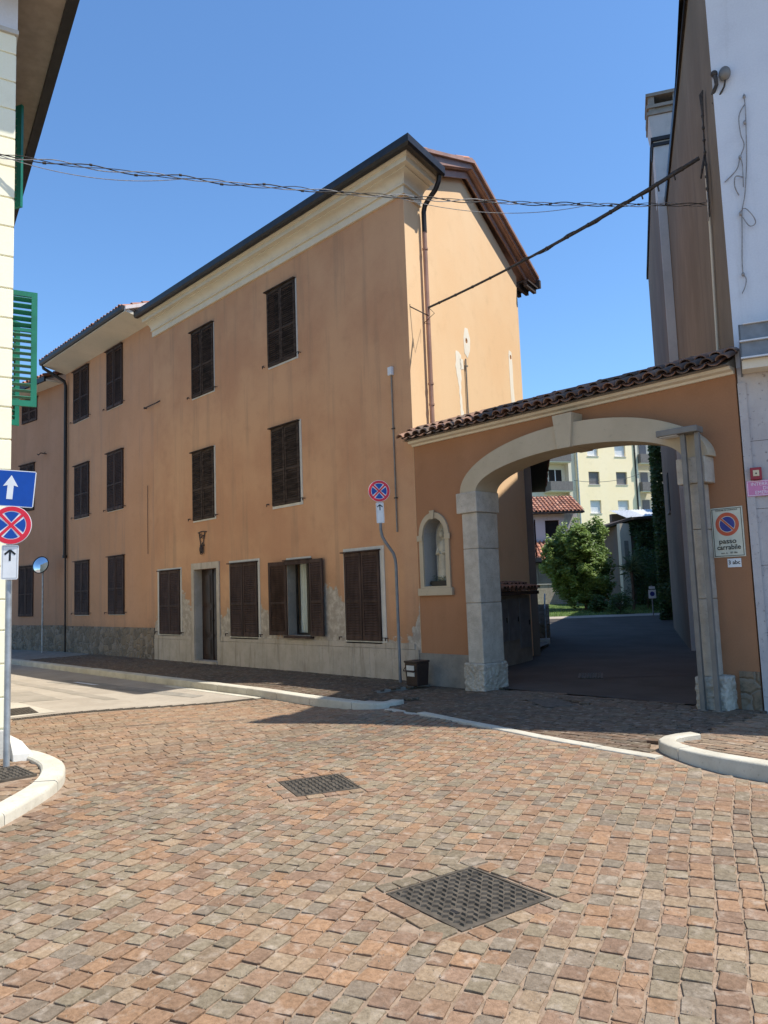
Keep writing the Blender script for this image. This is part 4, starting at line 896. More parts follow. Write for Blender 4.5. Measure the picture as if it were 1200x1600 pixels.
# passo carrabile sign
t = thing('driveway_sign', 'cream passo carrabile sign with round no-parking symbol on the gateway wall', 'sign', (-4.255, 9.85, 2.19))
m = MB(); m.box(-.20, .20, -.014, -.002, -.315, .315); m.build('plate', 'scream', t, bevel=.003)
m = MB()
for b in ((-.185, .185, .295, .302), (-.185, .185, -.302, -.295), (-.185, -.178, -.295, .295), (.178, .185, -.295, .295)): m.box(b[0], b[1], -.0165, -.0142, b[2], b[3])
m.build('border', 'sblack', t)
def disc(mb, r0, r1, z, y, th, mi, n=40):
    if r0 == 0: mb.prism(arc(0, z, r1, r1, 0, 360, n)[:-1], y-th, y, mi)
    else: mb.prism(arc(0, z, r1, r1, 0, 360, n)[:-1], y-th, y, mi, holes=[arc(0, z, r0, r0, 0, 360, n)[:-1]])
m = MB(); disc(m, .103, .148, .10, -.0142, .002, 0); disc(m, 0, .095, .10, -.0142, .002, 1); disc(m, .095, .103, .10, -.0142, .0015, 2)
for dz, w_b, mi2, yy in ((0, .030, 2, -.0175), (0, .021, 0, -.0185)):
    T = Matrix.Translation((0, 0, .10)) @ Matrix.Rotation(R(45), 4, 'Y'); m.box(-.108, .108, yy-.001, yy+.0009, -w_b/2, w_b/2, mi2, T)
m.build('no_parking_symbol', ['sred2', 'sblue2', 'scream'], t)
text('COMUNE DI CORMONS', .026, 'sblack', t, (0, -.016, .278), sx=1.0)
text('passo', .088, 'sblack', t, (-.01, -.016, -.115), bold=.0012, sx=1.12); text('carrabile', .088, 'sblack', t, (0, -.016, -.192), bold=.0012, sx=.97)
text('aut. n.   87 /86', .032, 'sblack', t, (0, -.016, -.262), sx=1.1)
t = thing('number_plaque', 'small white plaque reading 3 abc below the passo carrabile sign', 'plaque', (-4.205, 9.85, 1.80))
m = MB(); m.box(-.085, .085, -.012, -.002, -.055, .055); m.build('plate', 'swhite', t, bevel=.002); text('3 abc', .07, 'sblack', t, (0, -.0135, .005), bold=.001)
# lamp of two posts
t = thing('gateway_lamp', 'modern grey lamp with two square posts and flat head at right pier', 'street lamp', (-4.5, 9.5, 0), 4)
for x in (-.08, .10):
    m = MB(); m.box(x-.03, x+.03, -.03, .03, -.05, 3.46); m.build('post', 'steel2', t, bevel=.004)
m = MB(); m.box(-.39, .14, -.11, .11, 3.46, 3.54); m.build('lamp_head', 'steel2', t, bevel=.008)
m = MB(); m.box(-.36, -.13, -.08, .08, 3.452, 3.459); m.build('lamp_lens', 'rollw', t)
m = MB()
for x in (-.08, .10): m.box(x-.055, x+.055, -.055, .055, -.02, .008)
m.build('base_plate', 'steel2', t)
# rubbish bin
t = thing('rubbish_bin', 'small dark brown plastic waste bin with paper labels against the wall', 'waste bin', (-9.53, 9.45, 0))
m = MB(); V = [(-.13, -.13, 0), (.13, -.13, 0), (.13, .13, 0), (-.13, .13, 0), (-.15, -.15, .38), (.15, -.15, .38), (.15, .15, .38), (-.15, .15, .38)]
m.add(V, [(3, 2, 1, 0), (4, 5, 6, 7), (0, 1, 5, 4), (1, 2, 6, 5), (2, 3, 7, 6), (3, 0, 4, 7)]); m.build('bin_body', 'bin', t, bevel=.012)
m = MB(); m.box(-.16, .16, -.16, .16, .382, .415); m.build('lid', 'bin', t, bevel=.01)
m = MB(); m.tube([(-.16, -.10, .33), (-.16, -.17, .25), (.10, -.18, .24), (.155, -.1, .33)], .01, 6); m.build('handle', 'bin', t, smooth=60)
m = MB(); m.box(-.10, .08, -.154, -.148, .26, .34); m.box(-.09, .08, -.150, -.143, .16, .23); m.build('paper_label', 'label', t)
# ================================================================ TRAFFIC SIGNS
def nostop(par, r, loc, rot, q=1):
    m = MB(); disc(m, 0, r, 0, 0, .004, 0); pl = m.build('sign_disc', 'swhite', par, loc=loc, rot=rot)
    m = MB(); disc(m, r*.74, r*.97, 0, -.0042, .002, 0)
    for a in (45, -45): m.box(-r*.75, r*.75, -.0062-(.0004 if a > 0 else 0), -.0042, -r*.075, r*.075, 0, Matrix.Rotation(R(a), 4, 'Y'))
    m.build('red_ring', 'sred', pl)
    m = MB()
    for k in range(4):
        a0 = 90*k+45+14; a1 = 90*k+135-14; pts = arc(0, 0, r*.70, r*.70, a0, a1, 10); c = math.radians(90*k+90); pts.append((math.cos(c)*r*.16, math.sin(c)*r*.16)); m.prism(pts, -.0055, -.0042)
    m.build('blue_quarter', 'sblue', pl)
    m = MB(); m.box(-.04, .04, .001, .02, -.02, .02); m.build('clamp', 'steel', pl); return pl
def arrowplate(par, w, h, loc, rot, aw, back='swhite', fg='sblack', az=0.25, thin=False):
    m = MB(); c = .012; m.prism([(-w/2+c, -h/2), (w/2-c, -h/2), (w/2, -h/2+c), (w/2, h/2-c), (w/2-c, h/2), (-w/2+c, h/2), (-w/2, h/2-c), (-w/2, -h/2+c)], -.004, 0); pl = m.build('direction_plate', 'swhite', par, loc=loc, rot=rot)
    m = MB(); bw = .0035; k = .012 if back == 'swhite' else .008
    if back == 'swhite':
        m.prism(rect(-w/2+k, w/2-k, -h/2+k, h/2-k), -.0052, -.0042, holes=[rect(-w/2+k+bw, w/2-k-bw, -h/2+k+bw, h/2-k-bw)]); m.build('border', 'sback', pl)
        m = MB(); z = h*az; m.box(-aw*.11, aw*.11, -.0056, -.0042, z-aw*.85, z+aw*.3)
        for s in (-1, 1): m.box(-.0, aw*.78, -.0060-(.0003 if s > 0 else 0), -.0042, -aw*.11, aw*.11, 0, Matrix.Translation((0, 0, z+aw*.42)) @ Matrix.Rotation(R(42 if s > 0 else 138), 4, 'Y'))
        m.build('arrow', fg, pl)
    else:
        m.prism(rect(-w/2+k, w/2-k, -h/2+k, h/2-k), -.0052, -.0042); m.build('blue_field', back, pl)
        m = MB(); m.prism([(-aw*.17, -h*.30), (aw*.17, -h*.30), (aw*.17, h*.08), (aw*.42, h*.05), (0, h*.36), (-aw*.42, h*.05), (-aw*.17, h*.08)], -.0068, -.0053); m.build('arrow', fg, pl)
    m = MB(); m.box(-.04, .04, .001, .02, -.02, .02); m.build('clamp', 'steel', pl); return pl
t = thing('traffic_sign', 'grey pole in left corner with blue arrow sign above red no-stopping disc and white plate', 'traffic sign', (-8.19, 2.49, 0), 47)
m = MB(); m.tube([(0, 0, 0), (0, 0, 1.9), (0, .0, 2.9)], .03, 14); m.build('pole', 'steel', t, smooth=50)
rz_ = R(9)
arrowplate(t, .46, .365, (.03, -.05, 2.755), (0, R(5), rz_), .17, back='sblue', fg='swhite')
nostop(t, .192, (.045, -.055, 2.385), (0, R(2), rz_)); arrowplate(t, .16, .34, (.03, -.045, 2.02), (0, R(1), rz_), .085)
m = MB(); m.box(-.35, -.31, .02, .04, 2.5, 2.9) if False else m.lathe([(0, .03), (.032, .03), (.032, 0)], 14, T=Matrix.Translation((0, 0, 2.875))); m.build('pole_cap', 'steel', t)
t = thing('traffic_sign', 'bent grey pole beside the facade carrying a small no-stopping disc and arrow plate', 'traffic sign', (-10.1, 9.59, 0), 42)
m = MB(); m.tube([(0, 0, -.05), (0, 0, 2.05), (-.01, -.01, 2.17), (-.04, -.03, 2.28), (-.17, -.09, 2.48), (-.22, -.11, 2.58), (-.24, -.12, 2.70), (-.24, -.12, 3.5)], .028, 12); m.build('pole', 'polegrey', t, smooth=50)
nostop(t, .195, (-.24, -.16, 3.39), (0, 0, R(12))); arrowplate(t, .14, .37, (-.235, -.16, 3.0), (0, R(-1), R(12)), .08, az=.3)
t = thing('convex_mirror', 'round convex traffic mirror on a thin pole before the far pink wall', 'traffic mirror', (-27.05, 9.30, 0), 38)
m = MB(); m.tube([(0, 0, -.05), (0, 0, 2.9)], .028, 8); m.build('pole', 'steel', t, smooth=50)
T = Matrix.Translation((-.03, -.08, 2.90)) @ Matrix.Rotation(R(76), 4, 'X')
m = MB(); m.lathe([(0.0, .075), (.10, .068), (.19, .05), (.27, .02)], 32, T=T); m.build('mirror_glass', 'mirror', t, smooth=80, rot=(0, 0, 0))
m = MB(); m.lathe([(.0, -.03), (.2, -.03), (.29, -.01), (.30, .02), (.28, .035), (.268, .02)], 32, T=T); m.build('rim', 'gutter', t, smooth=50)
# ================================================================ LEFT BUILDING
LBd = thing('corner_building', 'cream building at the left edge with grooved plaster and green shutters', 'building', (-8.645, 2.635, 0), 169)
m = MB(); m.box(.016, 14, .016, 10, -.1, 8.5); m.build('core_wall', 'cream', LBd)
z = .345; m = MB()
cz = [.345, .66, 1.0, 1.34, 1.66, 2.0, 2.34, 2.68, 3.02, 3.35, 3.70, 4.02, 4.34, 4.68, 5.01, 5.37, 5.71, 6.04, 6.40, 6.73, 7.07, 7.40, 7.73, 7.96]
for a, b in zip(cz, cz[1:]): m.box(0, 14, 0, 10, a+.008, b-.008)
m.build('grooved_plaster', 'cream', LBd, bevel=.006)
m = MB(); m.box(-.02, 14, -.02, 10, 7.97, 8.02); m.box(-.01, 14, -.01, 10, 8.02, 8.5, 1); m.build('top_band', ['surround', 'white'], LBd)
m = MB(); m.box(-.018, 14, -.018, 10, -.1, .33); m.build('marble_base', 'surround', LBd, bevel=.006)
m = MB(); V = [(-.02, -.02, .0), (-.30, -.02, 0), (-.30, -.24, 0), (.5, -.24, 0), (.5, -.02, 0), (-.02, -.02, .24), (-.26, -.02, .12), (-.26, -.2, .12), (.5, -.2, .12), (.5, -.02, .24)]
m.add(V, [(0, 1, 6, 5), (1, 2, 7, 6), (2, 3, 8, 7), (3, 4, 9, 8), (5, 6, 7, 8, 9), (0, 4, 9, 5)]); m.build('corner_guard', 'surround', LBd, bevel=.01)
m = MB(); m.box(-.6, 14, -.50, 10.5, 8.50, 8.56); m.box(-.66, 14, -.62, -.50, 8.44, 8.60, 1); m.box(-.66, -.6, -.5, 10.5, 8.44, 8.6, 1); m.build('eave', ['eave', 'gutter'], LBd)
m = MB(); m.add([(-.6, -.55, 8.6), (14, -.55, 8.6), (14, 10.5, 8.6), (-.6, 10.5, 8.6), (5, 5, 11), (9, 5, 11)], [(0, 1, 5, 4), (1, 2, 5), (2, 3, 4, 5), (3, 0, 4)]); m.build('roof', 'tile', LBd)
def gleaf(par, w, h, loc, ang):
    m = MB(); leaf_mesh(m, w, h, Matrix.Identity(4), th=.04, mid=.66, step=.085 if h > 1.3 else .085, st=.075); return m.build('shutter', 'green', par, loc=loc, rot=(0, 0, R(ang)))
for z0, z1, a1, a2 in ((4.26, 5.86, -92, -60), (6.90, 8.35, -142, -4), (1.3, 2.9, -178, -4)):
    m = MB(); m.box(2.32, 3.32, -.006, -.001, z0, z1); wo = m.build('window', 'black', LBd)
    gleaf(wo, .52 if z0 < 6 else .46, z1-z0, (2.30, -.02, z0), a1); gleaf(wo, .5, z1-z0, (3.34, -.02, z0), a2)
    m = MB(); m.box(2.25, 3.4, -.06, -.001, z0-.06, z0-.003); m.build('window_sill', 'surround', wo)
# ================================================================ OVERHEAD CABLES
A_ = (-8.75, 2.15, 6.47); B_ = sl(1.25, .05, 7.06)
t = thing('overhead_wire_bundle', 'pale twisted wire bundle crossing the sky from left building to white building', 'overhead wires', A_)
o_ = Vector(A_)
for k, (r, mat, wv) in enumerate(((.007, 'cable', .0), (.006, 'cablel', .03), (.005, 'cable', .03))):
    pts = []
    for i in range(101):
        tt = i/100; p = Vector(A_).lerp(Vector(B_), tt); p.z -= .20*4*tt*(1-tt); ph = tt*60+k*2.1; am = .012+.02*abs(math.sin(tt*7+k))
        p += Vector((math.cos(ph)*am*.5, math.cos(ph)*am*.5, math.sin(ph)*am)); pts.append(p-o_)
    m = MB(); m.tube(pts, r, 6)
    if k == 0:
        for i in range(3, 98, 5): m.tube([pts[i], pts[i].lerp(pts[i+1], .35)], .016, 6)
    m.build('wire', mat, t, smooth=80)
def bp(tt, dz=0): p = Vector(A_).lerp(Vector(B_), tt); p.z -= .20*4*tt*(1-tt)-dz; return p
for (a, b, s, lab) in ((.035, .24, .13, 'thin white slack wire drooping at the left under the bundle'), (.50, .80, .17, 'thin slack wire drooping before the gable under the bundle')):
    pts = sag(bp(a), bp(b), s); m = MB(); m.tube([p-pts[0] for p in pts], .0045, 5); o = m.build('slack_wire', 'cablel', loc=pts[0], smooth=80); tag(o, lab, 'wire')
C0 = Vector(gp3(.25, .30, 6.80))+Vector((OX, 9.85, 0)); D0 = Vector(sl(.95, .12, 7.62))
t = thing('thick_overhead_cable', 'thick dark wrapped cable rising from the gable to the white building flank', 'overhead cable', C0)
pts = sag(C0, D0, .10, 40); rr = [.021+.009*sm(i/40, .35, .7) for i in range(41)]
m = MB(); m.tube([p-C0 for p in pts], .025, 8, rr=rr)
for i in range(2, 40, 3):
    p = pts[i]-C0; d = (pts[i+1]-pts[i]).normalized(); m.tube([p-d*.012, p+d*.012], rr[i]+.006, 8)
m.build('cable', 'cable', t, smooth=60)
m = MB()
for k in range(1):
    q = []
    for i in range(16, 41):
        p = pts[i]-C0; ph = i*.9+k*3; q.append(p+Vector((0, math.cos(ph)*.035, math.sin(ph)*.035)))
    m.tube(q, .008, 5)
m.build('wrapping', 'cable', t, smooth=60)
for i, z in ((33, -.09), (35, -.12), (37, -.1)): p = pts[i]-C0; m = MB(); m.tube([p, p+Vector((.02, .0, z))], .012, 5); m.build('wire_end', 'cable', t)
m = MB(); a_ = Vector(gp3(.08, 0, 6.84))+Vector((OX, 9.85, 0))-C0; m.tube([a_+Vector((0, 0, .04)), a_, Vector((0, 0, -.16)), Vector((0, 0, 0))], .012, 6); b_2 = Vector(gp3(.5, 0, 6.62))+Vector((OX, 9.85, 0))-C0
m.tube([Vector((0, 0, 0)), Vector((.05, .1, -.1)), b_2+Vector((.06, 0, .0)), b_2+Vector((.16, .05, .06))], .006, 5); m.tube([b_2+Vector((.06, 0, 0)), b_2+Vector((.18, .05, -.04))], .005, 5); m.build('bracket', 'iron', t, smooth=60)
m = MB()
base = Vector(sl(.8, 0, 7.5)); t = thing('corner_cable_run', 'dark cable bundle running down the brown flank by the corner', 'cable', base)
for k in range(4):
    q = [Vector(sl(.66+.03*k, .04+.01*k, 8.45)), Vector(sl(.74+.02*k, .05, 8.1)), Vector(sl(.86+.03*math.sin(k), .05, 7.65)), Vector(sl(.80+.03*k, .05, 7.3)), Vector(sl(.86+.02*k, .05, 6.95)), Vector(sl(.9-.02*k, .05, 6.7+.06*k))]
    m.tube(cr([p-base for p in q]), .011, 6)
for i in range(9):
    z = 8.3-i*.17; m.ball(tuple(Vector(sl(.74+.02*i, .055, z))-base), .022, .022, .03, n=6)
for s in (-.1, .05, .18): q = Vector(sl(.95+s, .06, 7.6)); m.tube([q-base, q-base+Vector((-.03, -.02, -.2))], .014, 5)
m.build('cable_bundle', 'cable', t, smooth=60)
m = MB(); q = [sl(.85, .06, 7.0), sl(.7, .08, 6.95), sl(.75, .08, 6.7), sl(.9, .07, 6.65), sl(.95, .06, 6.8)]; m.tube(cr([Vector(p)-base for p in q]), .008, 5); m.build('loop', 'cablel', t, smooth=60)
# ================================================================ COURTYARD BEHIND THE ARCH
FW = hv(137.2); RT = hv(47.2)
def cy(d): return max(0., (d-20)*.0225)
def at(d, lat, z=0): p = FW*d+RT*lat; return Vector((p.x, p.y, cy(d)+z))
def csheet(name, d0, d1, l0, l1, mat, dz, step=1.0):
    m = MB(); nd = int((d1-d0)/step); V = []; F = []
    for i in range(nd+1):
        d = d0+(d1-d0)*i/nd; a = at(d, l0(d) if callable(l0) else l0); b = at(d, l1(d) if callable(l1) else l1)
        for k in range(5): p = a.lerp(b, k/4); V.append((p.x, p.y, p.z+dz))
    for i in range(nd):
        for k in range(4): q = i*5+k; F.append((q, q+1, q+6, q+5))
    m.add(V, F); return tag(m.build(name, mat, smooth=60), kind='structure')
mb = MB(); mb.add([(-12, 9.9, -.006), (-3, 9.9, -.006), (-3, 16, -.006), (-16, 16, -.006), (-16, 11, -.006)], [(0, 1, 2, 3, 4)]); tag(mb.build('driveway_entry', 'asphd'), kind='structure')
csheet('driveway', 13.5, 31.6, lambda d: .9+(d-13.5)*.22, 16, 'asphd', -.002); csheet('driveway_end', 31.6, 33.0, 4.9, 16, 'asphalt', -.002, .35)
csheet('lawn', 33.0, 110, 3, 40, 'grass', .0, 2)
m = MB()
for i in range(5200):
    d = 33.0+random.random()**1.3*9; l = random.uniform(5.8, 13.5); p = at(d, l); h = random.uniform(.03, .10); a = random.random()*6.28; w = .012
    m.add([(p.x-math.cos(a)*w, p.y-math.sin(a)*w, p.z), (p.x+math.cos(a)*w, p.y+math.sin(a)*w, p.z), (p.x+random.uniform(-.03, .03), p.y+random.uniform(-.03, .03), p.z+h)], [(0, 1, 2)], 0, None, (random.random(),)*3)
tag(m.build('grass', 'leaf', colors=True, fixn=False), 'short green grass of the lawn behind the driveway', 'grass', kind='stuff')
# annex continuing the house flank
an = thing('annex_building', 'low grey-brown annex with tiled eave behind the gable inside the arch', 'building', (-11.02, 14.98, 0), 126.3)
m = MB(); m.box(0, 6.2, 0, 3, -.2, 4.55); m.build('wall', 'greyw', an)
m = MB(); m.box(-.3, 6.4, -.42, 3, 4.56, 4.62); m.build('eave', 'iron', an)
m = MB(); tiles(m, (-.3, -.45, 4.66), (1, 0, 0), (0, 1, .35), 6.6, 2.4, .21, .36, TERRA); m.build('roof_tiles', 'tile', an, colors=True, smooth=50)
m = MB(); m.box(2.2, 3.1, -.008, -.001, 2.35, 3.3); wo = m.build('window', 'black', an)
for x in (1.72, 3.12):
    m = MB(); leaf_mesh(m, .46, .95, Matrix.Translation((x, -.012, 2.35))); m.build('shutter', 'wood', wo)
m = MB(); m.box(1.9, 3.4, -.16, 0, 2.22, 2.34); m.build('window_sill', 'surround', wo)
m = MB(); m.prism([(.0, 2.2), (.55, 2.2), (.5, 3.2), (.55, 4.4), (.1, 4.4), (.15, 3.3)], -.005, -.0005); m.build('plaster_patch', 'chim', an)
# meter cabinet against the gable
A1 = Vector((-9.8, 9.85, 0))+gdir*2.25
cb = thing('meter_cabinet', 'grey meter cabinet under a small tiled roof against the house flank', 'cabinet', (A1.x, A1.y, 0), GH)
m = MB(); m.box(0, 1.9, -.40, -.005, -.1, 1.42); m.build('cabinet_body', 'cement', cb)
for a, b, c, d in ((.06, .6, .5, 1.35), (.66, 1.2, .5, 1.35), (1.26, 1.8, .3, 1.35)):
    m = MB(); m.box(a, b, -.42, -.402, c, d); dd = m.build('cabinet_door', 'polegrey', cb, bevel=.004); m = MB(); m.box(b-.06, b-.03, -.435, -.421, (c+d)/2-.05, (c+d)/2+.05); m.build('handle', 'gutter', dd)
m = MB(); m.box(-.1, 2.1, -.55, 0, 1.43, 1.50, 1, col=(.1, .08, .07)); tiles(m, (-.1, -.58, 1.51), (1, 0, 0), (0, 1, .25), 2.2, .58, .21, .3, DARKT); m.build('tile_roof', ['tile', 'iron'], cb, colors=True, smooth=50)
m = MB(); m.prism([(-10.0, 11.4), (-10.66, 13.5), (-12.3, 17.1), (-13.0, 17.9), (-13.6, 17.6), (-11.3, 15.3), (-10.5, 11.6)], -.1, .09, axis='z'); o = m.build('side_pavement', 'cement', bevel=.01); tag(o, kind='structure')
# ramp with handrail
rp = thing('entrance_ramp', 'small dark stone ramp wall with metal handrail beyond the annex', 'ramp', (-12.9, 18.0, 0), 125)
m = MB(); m.add([(0, 0, 0), (1.8, 0, 0), (1.8, .5, 0), (0, .5, 0), (0, 0, .55), (1.8, 0, 1.05), (1.8, .5, 1.05), (0, .5, .55)], [(3, 2, 1, 0), (4, 5, 6, 7), (0, 1, 5, 4), (1, 2, 6, 5), (2, 3, 7, 6), (3, 0, 4, 7)]); m.build('ramp_wall', 'rubble', rp)
m = MB(); m.box(-.5, 0, 0, .5, -.05, .16); m.build('step', 'surround', rp)
m = MB(); m.tube([(-.1, .1, 0), (-.1, .1, .95), (1.7, .1, 1.35)], .022, 8); m.tube([(.8, .1, .6), (.8, .1, 1.14)], .016, 6); m.build('handrail', 'steel', rp, smooth=50)
# leafy things
def leaves(m, cen, rad, n, s, seed=0, flat=1.0, hollow=.55, clump=1.6):
    rnd = random.Random(seed); c = Vector(cen); k = 0
    while k < n:
        v = Vector((rnd.uniform(-1, 1), rnd.uniform(-1, 1), rnd.uniform(-1, 1))); l = v.length
        if l > 1.0 or l < hollow*rnd.random(): continue
        q = noise.noise(Vector((v.x*clump+seed, v.y*clump, v.z*clump)))+.5*noise.noise(Vector((v.x*4+seed, v.y*4, v.z*4)))
        if l > .72+q*.55: continue
        if noise.noise(Vector((v.x*3.5-seed, v.y*3.5, v.z*3.5+9))) > .28: continue
        p = c+Vector((v.x*rad[0], v.y*rad[1], v.z*rad[2]))
        T = Matrix.Translation(p) @ Matrix.Rotation(rnd.random()*6.28, 4, 'Z') @ Matrix.Rotation(rnd.uniform(-1.1, 1.1), 4, 'X') @ Matrix.Rotation(rnd.uniform(-.8, .8), 4, 'Y'); z = s*rnd.uniform(.6, 1.3)
        m.add([(-z, 0, 0), (0, -z*.42, 0), (z, 0, z*.1), (0, z*.42, 0)], [(0, 1, 2, 3)], 0, T, (max(0, min(1, .5+q+rnd.uniform(-.3, .3))),)*3); k += 1
def tree(name, base, cen, rad, n, s, mat, label, cat, seed, trunk=.12, lobes=0, group=None):
    t = thing(name, label, cat, base, 0, group); m = MB(); leaves(m, cen, rad, n, s, seed)
    if cat == 'bush': leaves(m, (0, 0, 1.1), (1.6, 1.5, 1.25), 8000, s, 88, hollow=.3); leaves(m, (-.3, -.2, 1.7), (1.6, 1.4, 1.4), 7000, s, 89, hollow=.3)
    rnd = random.Random(seed+3)
    for i in range(lobes):
        a = rnd.random()*6.28; e = rnd.uniform(-.5, .9); leaves(m, (cen[0]+math.cos(a)*rad[0]*.75*math.cos(e), cen[1]+math.sin(a)*rad[1]*.75*math.cos(e), cen[2]+rad[2]*.75*math.sin(e)), [r*rnd.uniform(.3, .45) for r in rad], n//10, s, seed+i*7+1, hollow=.2)
    m.build('crown', mat, t, colors=True, fixn=False)
    b = MB(); top = Vector(cen); b.tube([(0, 0, -.1), (.05, 0, cen[2]*.35), tuple(top*.8)], trunk, 8, rr=[trunk, trunk*.75, trunk*.35])
    for i in range(6):
        a = rnd.random()*6.28; e = Vector((math.cos(a)*rad[0]*.7, math.sin(a)*rad[1]*.7, rad[2]*rnd.uniform(-.1, .7)))+top; st = top*rnd.uniform(.3, .6); b.tube([st, st.lerp(e, .5)+Vector((0, 0, .1)), e], .04, 6, rr=[trunk*.45, trunk*.25, .01])
    b.build('trunk', 'bark', t, smooth=60); return t
tree('bush_tree', at(37.5, 9.5), (0, 0, 2.3), (1.95, 1.7, 2.35), 22000, .085, 'leaf', 'large bright green bush in the courtyard seen through the arch', 'bush', 3, .1, 10)
# white house behind
def fr_(p, z=None): return p
wh = thing('courtyard_house', 'small white house with red tiled roofs and one dark window behind the bush', 'house', (-28.3, 40.09, .5), 50)
m = MB(); m.prism(rect(-6, .95, -.6, 5.6), 0, .3, holes=[rect(-.27, .62, 4.07, 5.12)]); m.box(.70, .95, .3, 4, -.6, 5.6); m.box(.95, 2.0, .8, 1.1, -.6, 5.55); m.build('wall', 'pinkw', wh)
m = MB(); m.box(-.27, .62, .16, .18, 4.07, 5.12); wo = m.build('window', 'black', wh); m = MB(); m.box(-.33, .68, -.05, .1, 3.98, 4.065); m.build('window_sill', 'surround', wo)
m = MB(); a = Vector((-6.4, -.55, 5.62)); tiles(m, a, (1, 0, 0), (0, 3, 1.35), 8.5, 2.9, .24, .4, TERRA); m.add([(-6.4, -.5, 5.6), (2.1, -.5, 5.6), (2.1, 2.2, 6.8), (-6.4, 2.2, 6.8)], [(0, 1, 2, 3)], 0, None, (.12, .07, .05)); m.build('upper_roof', 'tile', wh, colors=True, smooth=50)
m = MB(); m.box(-6.4, 2.1, -.55, 0, 5.50, 5.60); m.build('eave', 'iron', wh)
m = MB(); tiles(m, Vector((-6.4, -1.9, 2.55)), (1, 0, 0), (0, 1.9, 1.25), 7.4, 2.3, .24, .4, TERRA); m.add([(-6.4, -1.9, 2.5), (1.0, -1.9, 2.5), (1.0, 0, 3.75), (-6.4, 0, 3.75)], [(0, 1, 2, 3)], 0, None, (.12, .07, .05)); m.build('lower_roof', 'tile', wh, colors=True, smooth=50)
m = MB()
for i in range(6): m.box(-6+i*1.2, -6+i*1.2+1.17, -1.5, -1.45, -.6, 2.5)
m.build('garage_panel', 'cement', wh)
gw = thing('garden_wall', 'low tan stone garden wall left of the bush', 'wall', (-26.2, 36.6, .4), 50)
m = MB(); m.box(-3, 2.2, 0, .3, -.5, 1.25); m.build('stonework', 'rough', gw, bevel=.02); m = MB(); m.box(-3.02, 2.22, -.03, .33, 1.252, 1.31); m.build('coping', 'surround', gw)
# shed with ivy
sh = thing('garden_shed', 'ivy-covered shed with a dark sloping roof and pale corner pillar', 'shed', (-20.93, 36.27, .45), 50)
m = MB(); m.box(-.30, .25, -.02, .4, -.4, 4.2); m.build('corner_pillar', 'cornice', sh); m = MB(); m.box(.25, 4.2, .1, .4, -.4, 4.25); m.box(-.28, 0, .4, 5, -.4, 4.1); m.build('wall', 'greyw', sh)
m = MB(); m.add([(-.9, 1.2, 4.0), (.2, -.35, 4.35), (4.3, -.35, 4.55), (4.3, 3, 4.6), (-.9, 4, 4.1), (-.9, 1.2, 4.12), (.2, -.35, 4.48), (4.3, -.35, 4.68), (4.3, 3, 4.72), (-.9, 4, 4.22)], [(0, 1, 2, 3, 4), (5, 6, 7, 8, 9), (0, 1, 6, 5), (1, 2, 7, 6), (2, 3, 8, 7), (3, 4, 9, 8), (4, 0, 5, 9)]); m.build('roof', 'iron', sh)
m = MB(); m.box(-.12, .1, -.035, -.022, 1.8, 3.3); m.build('shutter', 'cement', sh)
cr = thing('corrugated_roof_building', 'white corrugated roof building between the shed and yellow block', 'building', (-23.2, 39.5, .4), 50)
m = MB(); V = []; F = []
for i in range(121):
    x = .3+i*.04; z = .035*math.sin(i*1.55); V += [(x, -1.6, 4.55+z), (x, 2.2, 5.5+z)]
for i in range(120): F.append((2*i, 2*i+2, 2*i+3, 2*i+1))
m.add(V, F); m.build('corrugated_sheet', 'corr', cr, smooth=60); m = MB(); m.box(.35, 5, -.9, -.7, -.5, 4.5); m.box(.4, 5, 2.2, 2.6, -.5, 5.3); m.build('wall', 'greyw', cr)
m = MB(); m.box(2.9, 4.6, 1.0, 2.19, 5.2, 6.6); m.build('white_box', 'rollw', cr)
def ivy(name, label, loc, rz, boxes, n, seed, s=.07, mat='ivy', cat='ivy', under=True):
    t = thing(name, label, cat, loc, rz); m = MB(); rnd = random.Random(seed)
    vol = [(b[1]-b[0])*(b[5]-b[4]) for b in boxes]; tot = sum(vol)
    for b, v in zip(boxes, vol):
        for i in range(int(n*v/tot)):
            x = rnd.uniform(b[0], b[1]); z = rnd.uniform(b[4], b[5]); dn = .5+.5*noise.noise(Vector((x*1.3+seed, z*1.3, 0)))
            y = b[3]-(b[3]-b[2])*dn*rnd.uniform(.5, 1.0)
            T = Matrix.Translation((x, y, z)) @ Matrix.Rotation(rnd.uniform(-1, 1), 4, 'Z') @ Matrix.Rotation(rnd.uniform(.6, 1.9), 4, 'X'); q = s*rnd.uniform(.6, 1.3)
            m.add([(-q, 0, 0), (0, -q*.6, 0), (q, 0, 0), (0, q*.6, 0)], [(0, 1, 2, 3)], 0, T, (max(0, min(1, dn+rnd.uniform(-.3, .3))),)*3)
    m.build('foliage', mat, t, colors=True, fixn=False)
    b = MB()
    for i in range(8):
        bb = boxes[i % len(boxes)]; x = rnd.uniform(bb[0], bb[1]); b.tube([(x, bb[3]-.03, bb[4]), (x+.1, bb[3]-.04, (bb[4]+bb[5])/2), (x-.05, bb[3]-.03, bb[5])], .02, 5)
    b.build('stem', 'bark', t); return t
ivy('ivy', 'dense ivy covering the front of the shed beside the pillar', (-20.93, 36.27, .45), 50, [(.3, 4.2, -.55, .1, 0, 4.3), (.2, 1.6, -.3, .05, 3.6, 4.5)], 9000, 5)
o4 = Vector((-4.0, 9.88, 0))+hv(120)*19.6
ivy('ivy', 'dark ivy climbing the end of the rear building wall', (o4.x, o4.y, 0), 120, [(-.6, .8, -.2, .02, .2, 7.6)], 3500, 9) if False else None
